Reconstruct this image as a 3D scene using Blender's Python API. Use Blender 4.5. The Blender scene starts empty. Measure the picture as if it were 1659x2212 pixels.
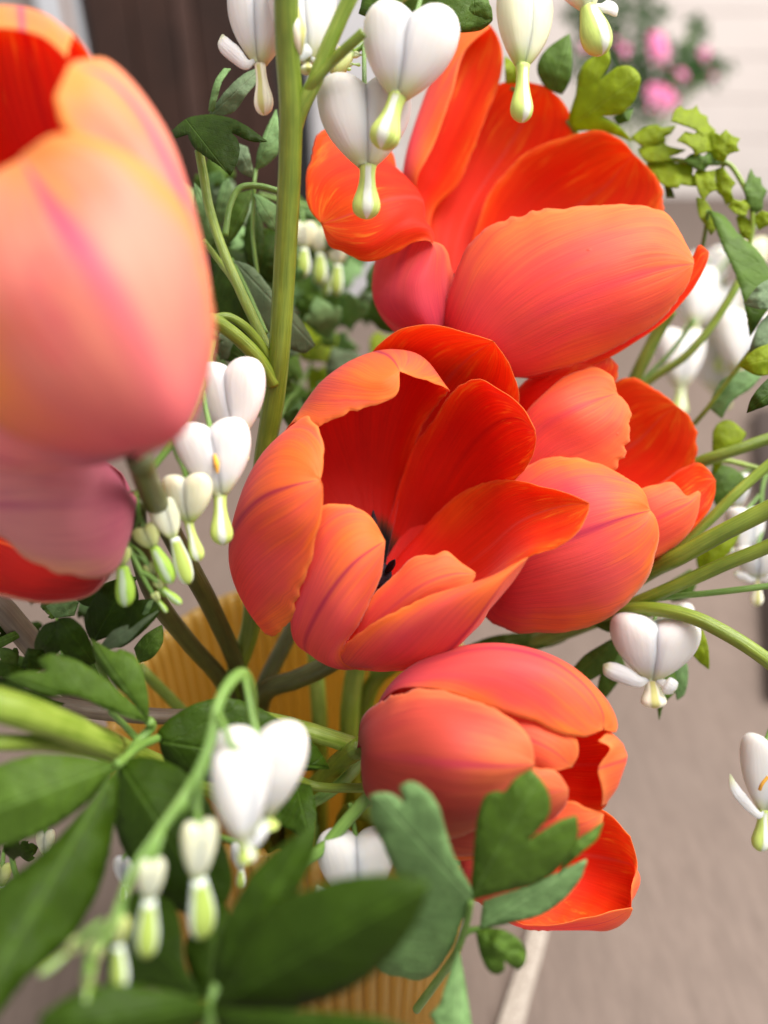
import bpy, math, random
from mathutils import Vector, Matrix, noise, geometry

# ------------------------------------------------------------------ camera, world, lamps, exposure
scene = bpy.context.scene
PITCH = 33.0
CAM_Z = 0.33
cam_data = bpy.data.cameras.new("camera")
cam_data.lens = 26.0
cam_data.sensor_width = 36.0
cam_data.sensor_fit = 'AUTO'
cam_data.clip_start = 0.005
cam_data.clip_end = 60.0
cam_data.dof.use_dof = True
cam_data.dof.focus_distance = 0.166
cam_data.dof.aperture_fstop = 5.3
cam_data.dof.aperture_blades = 0
cam = bpy.data.objects.new("camera", cam_data)
scene.collection.objects.link(cam)
cam.location = (0, 0, CAM_Z)
cam.rotation_euler = (math.radians(90 - PITCH), 0, 0)
scene.camera = cam
CAMR = Matrix.Rotation(math.radians(90 - PITCH), 3, 'X')
CAMP = Vector((0, 0, CAM_Z))

world = bpy.data.worlds.new("World")
scene.world = world
world.use_nodes = True
bg = world.node_tree.nodes["Background"]
bg.inputs[0].default_value = (1.0, 0.985, 0.965, 1)
bg.inputs[1].default_value = 0.62


def lamp(name, loc, target, size, size_y, power, color):
    ld = bpy.data.lights.new(name, 'AREA')
    ld.shape = 'RECTANGLE'
    ld.size = size
    ld.size_y = size_y
    ld.energy = power
    ld.color = color
    lo = bpy.data.objects.new(name, ld)
    scene.collection.objects.link(lo)
    lo.location = loc
    lo.rotation_euler = (Vector(target) - Vector(loc)).to_track_quat('-Z', 'Y').to_euler()
    return lo


lamp("window_light", (0.50, 0.20, 1.25), (0, 0.14, 0.22), 0.85, 0.85, 34.0, (1.0, 0.97, 0.92))
lamp("wall_fill_light", (1.5, 0.75, 0.95), (0.5, 1.9, 0.1), 0.8, 0.8, 20.0, (1.0, 0.97, 0.94))  # added fill lamp that brightens the board wall behind the table

vs = scene.view_settings
vs.view_transform = 'Standard'
vs.look = 'None'
vs.exposure = 0.08
vs.gamma = 1.0
vs.use_curve_mapping = False
scene.render.engine = 'CYCLES'
cy = scene.cycles
cy.use_denoising = True
cy.max_bounces = 10
cy.diffuse_bounces = 5
cy.transmission_bounces = 8
cy.transparent_max_bounces = 16
cy.caustics_reflective = False
cy.caustics_refractive = False
cy.sample_clamp_indirect = 6.0

# ------------------------------------------------------------------ helpers
PX = 2212.0 * 26.0 / 36.0          # focal length in units of the 1659 x 2212 picture
rng = random.Random(7)


def P(x, y, d):
    """point that stands d centimetres in front of the lens at picture position x, y"""
    d *= 0.01
    return CAMP + CAMR @ Vector(((x - 829.5) / PX * d, -(y - 1106.0) / PX * d, -d))


def on_plane(x, y, z=0.0):
    r = CAMR @ Vector(((x - 829.5) / PX, -(y - 1106.0) / PX, -1.0))
    return CAMP + r * ((z - CAM_Z) / r.z)


def tag(o, label=None, cat=None, group=None, kind=None):
    if label: o['label'] = label
    if cat: o['category'] = cat
    if group: o['group'] = group
    if kind: o['kind'] = kind
    return o


def thing(name, label, cat, loc, group=None):
    o = bpy.data.objects.new(name, None)
    scene.collection.objects.link(o)
    o.empty_display_size = 0.01
    o.location = loc
    return tag(o, label, cat, group)


def root_loc(p):
    while p.parent:
        p = p.parent
    return p.location


def mesh_obj(name, verts, faces, mats, parent=None, uvs=None, midx=None, smooth=True, uv2=None):
    off = root_loc(parent) if parent else Vector((0, 0, 0))
    me = bpy.data.meshes.new(name)
    me.from_pydata([Vector(v) - off for v in verts], [], faces)
    for m in (mats if isinstance(mats, (list, tuple)) else [mats]):
        me.materials.append(m)
    if uvs is not None:
        lay = me.uv_layers.new(name="UVMap")
        for l in me.loops:
            lay.data[l.index].uv = uvs[l.vertex_index]
    if uv2 is not None:
        lay = me.uv_layers.new(name="Extra")
        for l in me.loops:
            lay.data[l.index].uv = uv2[l.vertex_index]
    if midx is not None:
        me.polygons.foreach_set("material_index", midx)
    me.polygons.foreach_set("use_smooth", [smooth] * len(me.polygons))
    me.update()
    o = bpy.data.objects.new(name, me)
    scene.collection.objects.link(o)
    if parent:
        o.parent = parent
    return o


def catmull(pts, n, closed=False):
    """n samples, even in arc length, of a centripetal Catmull-Rom curve through pts"""
    pts = [Vector(p) for p in pts]
    dense = []
    m = len(pts)
    rngi = range(m) if closed else range(m - 1)
    for i in rngi:
        p1, p2 = pts[i], pts[(i + 1) % m]
        if closed:
            p0, p3 = pts[(i - 1) % m], pts[(i + 2) % m]
        else:
            p0 = pts[i - 1] if i > 0 else p1 * 2 - p2
            p3 = pts[i + 2] if i + 2 < m else p2 * 2 - p1
        t0 = 0.0
        t1 = t0 + max((p1 - p0).length, 1e-6) ** 0.5
        t2 = t1 + max((p2 - p1).length, 1e-6) ** 0.5
        t3 = t2 + max((p3 - p2).length, 1e-6) ** 0.5
        for k in range(12):
            t = t1 + (t2 - t1) * k / 12
            a1 = p0 * ((t1 - t) / (t1 - t0)) + p1 * ((t - t0) / (t1 - t0))
            a2 = p1 * ((t2 - t) / (t2 - t1)) + p2 * ((t - t1) / (t2 - t1))
            a3 = p2 * ((t3 - t) / (t3 - t2)) + p3 * ((t - t2) / (t3 - t2))
            b1 = a1 * ((t2 - t) / (t2 - t0)) + a2 * ((t - t0) / (t2 - t0))
            b2 = a2 * ((t3 - t) / (t3 - t1)) + a3 * ((t - t1) / (t3 - t1))
            dense.append(b1 * ((t2 - t) / (t2 - t1)) + b2 * ((t - t1) / (t2 - t1)))
    dense.append(pts[0] if closed else pts[-1])
    acc = [0.0]
    for a, b in zip(dense, dense[1:]):
        acc.append(acc[-1] + (b - a).length)
    tot = acc[-1]
    out = []
    j = 0
    cnt = n if closed else n - 1
    for i in range(n):
        s = tot * i / cnt
        while j < len(acc) - 2 and acc[j + 1] < s:
            j += 1
        seg = acc[j + 1] - acc[j]
        f = (s - acc[j]) / seg if seg > 1e-12 else 0
        out.append(dense[j].lerp(dense[j + 1], min(1, max(0, f))))
    return out


def nz(*a):
    return noise.noise(Vector((a + (0.37, 0.71))[:3]))


# ------------------------------------------------------------------ materials
class NT:
    def __init__(self, name):
        self.m = bpy.data.materials.new(name)
        self.m.use_nodes = True
        self.t = self.m.node_tree
        self.t.nodes.clear()
        self.out = self.t.nodes.new("ShaderNodeOutputMaterial")

    def node(self, kind, **kw):
        n = self.t.nodes.new(kind)
        for k, v in kw.items():
            setattr(n, k, v)
        return n

    def put(self, sock, v):
        if isinstance(v, bpy.types.NodeSocket):
            self.t.links.new(v, sock)
        elif isinstance(v, (tuple, list)):
            sock.default_value = (*v, 1) if (len(v) == 3 and sock.type == 'RGBA') else v
        else:
            sock.default_value = v

    def math(self, op, a, b=0.0, c=0.0, clamp=False):
        n = self.node("ShaderNodeMath", operation=op, use_clamp=clamp)
        self.put(n.inputs[0], a)
        self.put(n.inputs[1], b)
        self.put(n.inputs[2], c)
        return n.outputs[0]

    def ramp(self, x, lo, hi, a=0.0, b=1.0):
        n = self.node("ShaderNodeMapRange", interpolation_type='SMOOTHSTEP')
        for i, v in enumerate((x, lo, hi, a, b)):
            self.put(n.inputs[i], v)
        return n.outputs[0]

    def mix(self, f, a, b):
        n = self.node("ShaderNodeMix", data_type='RGBA')
        self.put(n.inputs[0], f)
        self.put(n.inputs[6], a)
        self.put(n.inputs[7], b)
        return n.outputs[2]

    def uv(self):
        n = self.node("ShaderNodeUVMap", uv_map="UVMap")
        s = self.node("ShaderNodeSeparateXYZ")
        self.t.links.new(n.outputs[0], s.inputs[0])
        return s.outputs[0], s.outputs[1]

    def vec(self, x, y, z=0.0):
        n = self.node("ShaderNodeCombineXYZ")
        self.put(n.inputs[0], x)
        self.put(n.inputs[1], y)
        self.put(n.inputs[2], z)
        return n.outputs[0]

    def pos(self):
        return self.node("ShaderNodeNewGeometry").outputs[0]

    def noise(self, vec, scale, detail=3.0, rough=0.55):
        n = self.node("ShaderNodeTexNoise")
        self.put(n.inputs['Vector'], vec)
        self.put(n.inputs['Scale'], scale)
        self.put(n.inputs['Detail'], detail)
        self.put(n.inputs['Roughness'], rough)
        return n.outputs[0]

    def bump(self, h, strength, dist):
        n = self.node("ShaderNodeBump")
        self.put(n.inputs['Strength'], strength)
        self.put(n.inputs['Distance'], dist)
        self.put(n.inputs['Height'], h)
        return n.outputs[0]

    def principled(self, col, rough, spec=0.5, normal=None, **kw):
        n = self.node("ShaderNodeBsdfPrincipled")
        self.put(n.inputs['Base Color'], col)
        self.put(n.inputs['Roughness'], rough)
        self.put(n.inputs['Specular IOR Level'], spec)
        if normal is not None:
            self.put(n.inputs['Normal'], normal)
        for k, v in kw.items():
            self.put(n.inputs[k.replace('_', ' ')], v)
        return n.outputs[0]

    def translucent(self, col, normal=None):
        n = self.node("ShaderNodeBsdfTranslucent")
        self.put(n.inputs[0], col)
        if normal is not None:
            self.put(n.inputs['Normal'], normal)
        return n.outputs[0]

    def mixsh(self, f, a, b):
        n = self.node("ShaderNodeMixShader")
        self.put(n.inputs[0], f)
        self.t.links.new(a, n.inputs[1])
        self.t.links.new(b, n.inputs[2])
        return n.outputs[0]

    def done(self, sh):
        self.t.links.new(sh, self.out.inputs[0])
        return self.m


def petal_material(name, body, edge, rib, base, flush=None, inner=False, ribw=0.05, seed=0.0, trans=0.45, blotch=None, edge_lo=0.5, ribs=0.8):
    n = NT(name)
    u, v = n.uv()
    s = n.math('SUBTRACT', n.math('MULTIPLY', u, 2.0), 1.0)
    a = n.math('ABSOLUTE', s)
    # veins leave the base together and run out to the margin
    q = n.math('MULTIPLY', s, n.math('SUBTRACT', 1.0, n.math('MULTIPLY', n.math('POWER', v, 1.4), 0.62)))
    fine = n.noise(n.vec(n.math('MULTIPLY', q, 88.0), n.math('MULTIPLY', v, 3.0), seed), 1.0, 3.0, 0.65)
    fan = n.noise(n.vec(n.math('MULTIPLY', q, 15.0), n.math('MULTIPLY', v, 1.6), seed + 3), 1.0, 3.0, 0.55)
    blot = n.noise(n.vec(n.math('MULTIPLY', u, 2.4), n.math('MULTIPLY', v, 2.8), seed + 9), 1.0, 3.0, 0.55)
    fleck = n.noise(n.vec(n.math('MULTIPLY', q, 30.0), n.math('MULTIPLY', v, 9.0), seed + 14), 1.0, 3.0, 0.6)
    wob = n.math('ADD', n.math('MULTIPLY', n.math('SUBTRACT', fan, 0.5), 0.5),
                 n.math('MULTIPLY', n.math('SUBTRACT', blot, 0.5), 1.0))
    wob = n.math('ADD', wob, n.math('MULTIPLY', n.math('SUBTRACT', fine, 0.5), 0.35))
    e_side = n.math('ADD', a, n.math('MULTIPLY', wob, 0.8))
    e_tip = n.math('ADD', v, n.math('MULTIPLY', wob, 0.6))
    ef = n.math('MAXIMUM', n.math('MULTIPLY', n.ramp(e_side, edge_lo, 1.1), n.ramp(v, 0.1, 0.5)),
                n.ramp(e_tip, 0.66, 1.02, 0.0, 0.9))
    col = n.mix(n.math('MULTIPLY', n.ramp(n.math('ADD', blot, n.math('MULTIPLY', n.math('SUBTRACT', fan, .5), .5)), 0.42, 0.66), 0.6), body, flush or base)
    col = n.mix(ef, col, edge)
    # pale margin
    em = n.math('MAXIMUM', n.ramp(n.math('ADD', a, n.math('MULTIPLY', wob, 0.10)), 0.93, 1.0), n.ramp(v, 0.965, 1.0))
    em = n.math('MULTIPLY', em, n.ramp(v, 0.35, 0.7, 0.0, 0.55))
    pale = tuple(min(1.0, c * 0.55 + 0.42 * w) for c, w in zip(edge, (1.0, 0.50, 0.16)))
    col = n.mix(em if not inner else n.math('MULTIPLY', em, 0.4), col, pale)
    rw = n.math('MULTIPLY', n.math('SUBTRACT', 1.3, v), ribw * 2.4)
    rf = n.math('SUBTRACT', 1.0, n.ramp(n.math('ADD', a, n.math('MULTIPLY', n.math('SUBTRACT', fan, .5), .06)), 0.0, n.math('ADD', rw, 0.02)))
    rf = n.math('MULTIPLY', rf, n.ramp(v, 0.2, 0.85, 0.1, ribs))
    col = n.mix(rf, col, rib)
    col = n.mix(n.math('MULTIPLY', n.ramp(n.math('ADD', v, n.math('MULTIPLY', wob, 0.3)), 0.5, 0.15), 0.85), col, base)
    if inner:
        # yellow orange flames near the rim
        fl = n.math('MULTIPLY', n.ramp(n.math('ADD', fleck, n.math('MULTIPLY', ef, 0.22)), 0.66, 0.86), n.ramp(v, 0.35, 0.7, 0.0, 0.8))
        col = n.mix(fl, col, (0.93, 0.26, 0.02))
    if blotch is not None:
        bb = n.math('ADD', v, n.math('MULTIPLY', wob, 0.08))
        col = n.mix(n.ramp(bb, 0.22, 0.17), col, (0.16, 0.03, 0.01))
        col = n.mix(n.ramp(bb, 0.19, 0.14), col, blotch)
    hs = n.node("ShaderNodeHueSaturation")
    n.put(hs.inputs['Value'], n.ramp(fine, 0.3, 0.7, 0.90, 1.06))
    n.put(hs.inputs['Color'], col)
    col = hs.outputs[0]
    vor = n.node("ShaderNodeTexVoronoi")
    n.put(vor.inputs['Vector'], n.vec(n.math('MULTIPLY', u, 9.0), n.math('MULTIPLY', v, 11.0), seed))
    n.put(vor.inputs['Scale'], 1.0)
    wart = n.math('MULTIPLY', n.ramp(vor.outputs['Distance'], 0.10, 0.0), n.ramp(n.noise(n.vec(n.math('MULTIPLY', u, 4.0), n.math('MULTIPLY', v, 4.0), seed + 30), 1.0), 0.56, 0.62))
    h = n.math('ADD', n.math('MULTIPLY', fine, 0.45), n.math('MULTIPLY', fan, 1.0))
    h = n.math('ADD', h, n.math('MULTIPLY', wart, 1.6))
    bmp = n.bump(h, 0.24, 0.0006)
    sh = n.principled(col, 0.5, 0.18, bmp, Sheen_Weight=0.15, Sheen_Roughness=0.4)
    return n.done(n.mixsh(trans, sh, n.translucent(col, bmp)))


M_out = petal_material("tulip_outer", (0.87, 0.115, 0.105), (0.96, 0.235, 0.035), (0.45, 0.018, 0.095), (0.60, 0.045, 0.115), flush=(0.78, 0.070, 0.125), edge_lo=0.60)
M_out2 = petal_material("tulip_outer_orange", (0.96, 0.140, 0.085), (0.98, 0.28, 0.065), (0.74, 0.06, 0.13), (0.80, 0.050, 0.100), flush=(0.94, 0.090, 0.105), seed=5, ribs=0.5, ribw=0.08, trans=0.5)
M_out3 = petal_material("tulip_outer_brick", (0.66, 0.095, 0.065), (0.88, 0.22, 0.080), (0.58, 0.04, 0.10), (0.45, 0.035, 0.045), flush=(0.57, 0.065, 0.065), seed=11, edge_lo=0.6, ribs=0.7)
M_in = petal_material("tulip_inner", (0.82, 0.018, 0.003), (0.90, 0.070, 0.004), (0.72, 0.012, 0.006), (0.62, 0.008, 0.003), flush=(0.78, 0.012, 0.004),
                      inner=True, blotch=(0.004, 0.003, 0.004), trans=0.45, edge_lo=0.6)
M_in2 = petal_material("tulip_inner_orange", (0.88, 0.032, 0.004), (0.92, 0.105, 0.006), (0.90, 0.10, 0.07), (0.80, 0.010, 0.006), flush=(0.86, 0.028, 0.010),
                       inner=True, seed=4, trans=0.45, edge_lo=0.45, ribs=0.6, ribw=0.035)
M_in_deep = petal_material("tulip_inner_deep", (0.42, 0.008, 0.004), (0.85, 0.06, 0.006), (0.35, 0.006, 0.006), (0.25, 0.004, 0.004), inner=True, seed=21, trans=0.25, edge_lo=0.85)
M_out_pale = petal_material("tulip_outer_peach", (0.98, 0.37, 0.27), (0.98, 0.41, 0.08), (0.84, 0.11, 0.27), (0.86, 0.14, 0.22), flush=(0.96, 0.20, 0.24),
                            seed=8, ribw=0.10, edge_lo=0.5, ribs=0.9)
M_out_mauve = petal_material("tulip_outer_mauve", (0.93, 0.36, 0.36), (0.96, 0.48, 0.30), (0.62, 0.11, 0.24), (0.64, 0.14, 0.25), flush=(0.86, 0.27, 0.35), seed=2, edge_lo=0.6)


def leaf_material(name, top, vein, under_mix=0.0, rough=0.52, trans=0.35, tcol=None, spec=0.22, seed=0.0):
    n = NT(name)
    u, v = n.uv()
    au = n.math('ABSOLUTE', u)
    blot = n.noise(n.vec(n.math('MULTIPLY', u, 6.0), n.math('MULTIPLY', v, 6.0), seed), 1.0, 4.0, 0.6)
    fine = n.noise(n.vec(n.math('MULTIPLY', u, 60.0), n.math('MULTIPLY', v, 60.0), seed), 1.0, 3.0, 0.6)
    wob = n.math('MULTIPLY', n.math('SUBTRACT', blot, 0.5), 0.25)
    mid = n.math('SUBTRACT', 1.0, n.ramp(au, 0.002, 0.016))
    ph = n.math('ADD', n.math('SUBTRACT', n.math('MULTIPLY', v, 1.0), n.math('MULTIPLY', au, 1.25)), n.math('MULTIPLY', wob, 0.7))
    fr = n.math('ABSOLUTE', n.math('SUBTRACT', n.math('FRACT', n.math('MULTIPLY', ph, 7.5)), 0.5))
    side = n.math('MULTIPLY', n.math('SUBTRACT', 1.0, n.ramp(fr, 0.0, 0.06)), 0.7)
    vf = n.math('MAXIMUM', mid, side)
    col = n.mix(n.ramp(blot, 0.3, 0.75), top, tuple(c * 1.45 for c in top))
    col = n.mix(n.math('MULTIPLY', n.ramp(fine, 0.4, 0.75), 0.3), col, tuple(c * 0.6 for c in top))
    col = n.mix(n.math('MULTIPLY', vf, n.ramp(blot, 0.3, 0.7, 0.5, 0.9)), col, vein)
    h = n.math('SUBTRACT', n.math('ADD', n.math('MULTIPLY', fine, 0.25), n.math('MULTIPLY', blot, 1.2)), n.math('MULTIPLY', vf, 0.7))
    bmp = n.bump(h, 0.5, 0.0008)
    sh = n.principled(col, rough, spec, bmp)
    tc = n.mix(0.5, col, tcol or tuple(min(1, c * 2.0) for c in top))
    return n.done(n.mixsh(trans, sh, n.translucent(tc, bmp)))


M_leaf_dark = leaf_material("leaf_dark", (0.034, 0.072, 0.003), (0.08, 0.16, 0.012), seed=1, trans=0.40)
M_leaf_mid = leaf_material("leaf_mid", (0.080, 0.150, 0.016), (0.15, 0.26, 0.05), seed=2)
M_leaf_pale = leaf_material("leaf_pale", (0.175, 0.300, 0.110), (0.27, 0.43, 0.17), seed=3, rough=0.6, spec=0.25)
M_leaf_lime = leaf_material("leaf_lime", (0.25, 0.32, 0.010), (0.38, 0.47, 0.05), seed=4, tcol=(0.55, 0.70, 0.03), trans=0.5)
M_leaf_grey = leaf_material("leaf_grey", (0.165, 0.235, 0.125), (0.26, 0.34, 0.20), seed=5, rough=0.65, spec=0.25)


def stem_material(name, c0, c1, rough=0.35):
    n = NT(name)
    u, v = n.uv()
    st = n.noise(n.vec(n.math('MULTIPLY', u, 26.0), n.math('MULTIPLY', v, 1.6)), 1.0, 4.0, 0.6)
    big = n.noise(n.vec(n.math('MULTIPLY', u, 2.0), n.math('MULTIPLY', v, 2.5), 4.0), 1.0, 2.0, 0.5)
    f = n.math('ADD', n.math('MULTIPLY', st, 0.7), n.math('MULTIPLY', big, 0.5))
    col = n.mix(n.ramp(f, 0.4, 0.8), c0, c1)
    bmp = n.bump(st, 0.45, 0.0006)
    sh = n.principled(col, rough, 0.45, bmp, Subsurface_Weight=0.12, Subsurface_Radius=(0.002, 0.003, 0.001), Subsurface_Scale=0.6)
    return n.done(sh)


M_stem = stem_material("stem_green", (0.115, 0.175, 0.014), (0.22, 0.29, 0.03))
M_stem_dark = stem_material("stem_dark", (0.075, 0.075, 0.022), (0.12, 0.13, 0.035))
M_stem_bright = stem_material("stem_bright", (0.17, 0.27, 0.022), (0.33, 0.44, 0.07))
M_stem_purple = stem_material("stem_purple", (0.12, 0.085, 0.06), (0.20, 0.15, 0.10))
M_pedicel = stem_material("pedicel_green", (0.11, 0.22, 0.035), (0.20, 0.34, 0.07))


def heart_material(name, top, low):
    n = NT(name)
    u, v = n.uv()
    st = n.noise(n.vec(n.math('MULTIPLY', u, 30.0), n.math('MULTIPLY', v, 2.0)), 1.0, 3.0, 0.55)
    big = n.noise(n.pos(), 130.0, 2.0, 0.5)
    col = n.mix(n.ramp(n.math('ADD', v, n.math('MULTIPLY', n.math('SUBTRACT', st, 0.5), 0.12)), 0.74, 1.0), top, low)
    col = n.mix(n.math('MULTIPLY', n.ramp(big, 0.45, 0.75), 0.18), col, (0.86, 0.72, 0.70))
    bmp = n.bump(st, 0.25, 0.0006)
    sh = n.principled(col, 0.5, 0.22, bmp, Subsurface_Weight=0.6, Subsurface_Radius=(0.0035, 0.0028, 0.0020), Subsurface_Scale=1.0)
    return n.done(n.mixsh(0.10, sh, n.translucent(col, bmp)))


M_heart = heart_material("heart_white", (0.74, 0.715, 0.69), (0.58, 0.60, 0.30))
M_cream = heart_material("heart_cream", (0.70, 0.69, 0.47), (0.42, 0.52, 0.12))
M_budgreen = heart_material("heart_bud", (0.52, 0.57, 0.20), (0.26, 0.40, 0.05))
M_pinkheart = heart_material("heart_pink", (0.80, 0.20, 0.42), (0.85, 0.6, 0.62))


def drop_material(name, side, ridge, seed=0.0, lo=0.87, hi=0.96):
    n = NT(name)
    u, v = n.uv()
    a = n.math('ABSOLUTE', n.math('SINE', n.math('MULTIPLY', n.math('ADD', u, seed), math.pi * 2)))
    st = n.noise(n.vec(n.math('MULTIPLY', u, 24.0), n.math('MULTIPLY', v, 2.0)), 1.0, 3.0, 0.55)
    f = n.math('MULTIPLY', n.ramp(n.math('ADD', a, n.math('MULTIPLY', n.math('SUBTRACT', st, 0.5), 0.2)), lo, hi), n.ramp(v, 0.02, 0.12))
    col = n.mix(f, n.mix(n.ramp(st, 0.3, 0.7), side, tuple(min(1, c * 1.4) for c in side)), ridge)
    sh = n.principled(col, 0.5, 0.2, None, Subsurface_Weight=0.3, Subsurface_Radius=(0.0016, 0.0018, 0.0010), Subsurface_Scale=1.0)
    return n.done(sh)


M_drop = drop_material("drop_green_white", (0.38, 0.46, 0.12), (0.66, 0.69, 0.60))
M_drop_wide = drop_material("drop_green_between_white", (0.60, 0.655, 0.60), (0.36, 0.46, 0.10), lo=0.5, hi=0.72)
M_drop_white = drop_material("drop_white", (0.72, 0.69, 0.55), (0.58, 0.56, 0.22))
M_drop_bud = drop_material("drop_bud", (0.25, 0.40, 0.05), (0.45, 0.56, 0.38))


def plain(name, col, rough=0.5, spec=0.4, amount=0.25, scale=60.0):
    n = NT(name)
    t = n.noise(n.pos(), scale, 4.0, 0.6)
    c = n.mix(n.ramp(t, 0.3, 0.7), tuple(x * (1 - amount) for x in col), tuple(min(1, x * (1 + amount)) for x in col))
    return n.done(n.principled(c, rough, spec, n.bump(t, 0.3, 0.001)))


M_anther = plain("anther_purple", (0.018, 0.010, 0.016), 0.8, 0.2, 0.5, 900)
M_pistil = plain("pistil_green", (0.22, 0.25, 0.10), 0.6, 0.3)
M_pollen = plain("pollen_orange", (0.85, 0.42, 0.06), 0.7, 0.2)

# ------------------------------------------------------------------ builders
def tube(name, pts, radii, mat, parent, sides=14, n=None, ridges=0, caps=True):
    """stem through 3-D points with a radius (cm) per point"""
    n = n or max(14, len(pts) * 7)
    c = catmull(pts, n)
    rr = []
    for i in range(n):
        f = i / (n - 1) * (len(radii) - 1)
        k = min(int(f), len(radii) - 2) if len(radii) > 1 else 0
        r = radii[k] if len(radii) == 1 else radii[k] + (radii[k + 1] - radii[k]) * (f - k)
        rr.append(r * 0.01)
    verts, faces, uvs = [], [], []
    nrm = None
    seed = rng.random() * 50
    L = 0.0
    for i in range(n):
        t = (c[min(i + 1, n - 1)] - c[max(i - 1, 0)]).normalized()
        if nrm is None:
            nrm = t.orthogonal().normalized()
        nrm = (nrm - t * nrm.dot(t)).normalized()
        b = t.cross(nrm)
        if i:
            L += (c[i] - c[i - 1]).length
        for k in range(sides):
            a = 2 * math.pi * k / sides
            r = rr[i] * (1 + 0.05 * nz(seed, i * 0.35, math.cos(a)) + (0.05 * math.cos(ridges * a) if ridges else 0))
            verts.append(c[i] + (nrm * math.cos(a) + b * math.sin(a)) * r)
            uvs.append((k / sides, L / 0.02))
    for i in range(n - 1):
        for k in range(sides):
            k2 = (k + 1) % sides
            faces.append((i * sides + k, i * sides + k2, (i + 1) * sides + k2, (i + 1) * sides + k))
    if caps:
        faces.append(tuple(reversed(range(sides))))
        faces.append(tuple((n - 1) * sides + k for k in range(sides)))
    return mesh_obj(name, verts, faces, mat, parent, uvs)


def sheet(name, grid, centre, mats, parent, thick=0.035, flip=None, serr=0.02, ripple=0.06, tip_serr=0.012):
    """petal: grid[col][row] of control points, columns run base to tip; two skins and a rim"""
    nu, nv = 30, 110
    cols = [catmull(c, nv) for c in grid]
    seed = rng.random() * 100
    # interpolate across the columns
    S = [[None] * nu for _ in range(nv)]
    nc = len(cols)
    for j in range(nv):
        row = [cols[k][j] for k in range(nc)]
        v = j / (nv - 1)
        el = serr * (0.3 + 1.7 * abs(nz(seed, v * 20)) + 0.8 * abs(nz(seed, v * 46))) * min(1, v * 2.2) * (0.25 + 1.5 * abs(nz(seed + 2, v * 6)))
        er = serr * (0.3 + 1.7 * abs(nz(seed + 9, v * 20)) + 0.8 * abs(nz(seed + 9, v * 46))) * min(1, v * 2.2) * (0.25 + 1.5 * abs(nz(seed + 6, v * 6)))
        for i in range(nu):
            u = i / (nu - 1)
            u = u + el * max(0.0, 1 - u / 0.13) - er * max(0.0, 1 - (1 - u) / 0.13)
            f = u * (nc - 1)
            k = min(int(f), nc - 2)
            f -= k
            p1, p2 = row[k], row[k + 1]
            p0 = row[k - 1] if k > 0 else p1 * 2 - p2
            p3 = row[k + 2] if k + 2 < nc else p2 * 2 - p1
            if nc == 3:       # parabola through the three
                a, b, c = row
                t = u
                S[j][i] = a * (2 * (t - .5) * (t - 1)) + b * (-4 * t * (t - 1)) + c * (2 * t * (t - .5))
            else:
                S[j][i] = 0.5 * ((2 * p1) + (p2 - p0) * f + (2 * p0 - 5 * p1 + 4 * p2 - p3) * f * f + (3 * p1 - p0 - 3 * p2 + p3) * f ** 3)
    # serrated tip: pull the last rows in a little
    N = [[None] * nu for _ in range(nv)]
    acc = 0.0
    for j in range(nv):
        for i in range(nu):
            du = S[j][min(i + 1, nu - 1)] - S[j][max(i - 1, 0)]
            dv = S[min(j + 1, nv - 1)][i] - S[max(j - 1, 0)][i]
            nn = du.cross(dv)
            N[j][i] = nn.normalized() if nn.length > 1e-14 else Vector((0, 0, 0))
            if 4 < j < nv - 8:
                acc += N[j][i].dot((S[j][i] - centre).normalized()) * nn.length
    sgn = 1.0 if acc > 0 else -1.0
    if flip:
        sgn = -sgn
    # fill degenerate normals at base and tip from the neighbouring row
    for i in range(nu):
        if N[0][i].length < 0.5: N[0][i] = N[1][i]
        if N[nv - 1][i].length < 0.5: N[nv - 1][i] = N[nv - 2][i]
    verts, uvs, faces, midx = [], [], [], []
    T = thick * 0.01
    for side in (0, 1):
        for j in range(nv):
            v = j / (nv - 1)
            for i in range(nu):
                u = i / (nu - 1)
                a = abs(2 * u - 1)
                w = ripple * 0.01 * (a ** 3) * min(1, v * 2.5) * min(1, (1 - v) * 6 + .2) * (nz(seed, v * 5.5, u * 2) + 0.5 * nz(seed + 4, v * 13, u))
                w += 0.010 * 0.01 * nz(seed, u * 14, v * 2)
                thin = 0.35 + 0.65 * min(1, (1 - a) * 5, (1 - v) * 8)
                off = w + (T * 0.5 * thin if side == 0 else -T * 0.5 * thin)
                verts.append(S[j][i] + N[j][i] * sgn * off)
                uvs.append((u, v))
    idx = lambda s, j, i: s * nu * nv + j * nu + i
    for side in (0, 1):
        for j in range(nv - 1):
            for i in range(nu - 1):
                q = (idx(side, j, i), idx(side, j, i + 1), idx(side, j + 1, i + 1), idx(side, j + 1, i))
                faces.append(q if (sgn > 0) == (side == 0) else tuple(reversed(q)))
                midx.append(side)
    ring = [(0, i) for i in range(nu)] + [(j, nu - 1) for j in range(1, nv)] + [(nv - 1, i) for i in range(nu - 2, -1, -1)] + [(j, 0) for j in range(nv - 2, 0, -1)]
    for a, b in zip(ring, ring[1:] + ring[:1]):
        q = (idx(0, *a), idx(1, *a), idx(1, *b), idx(0, *b))
        faces.append(q if sgn > 0 else tuple(reversed(q)))
        midx.append(0)
    return mesh_obj(name, verts, faces, mats, parent, uvs, midx)


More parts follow.
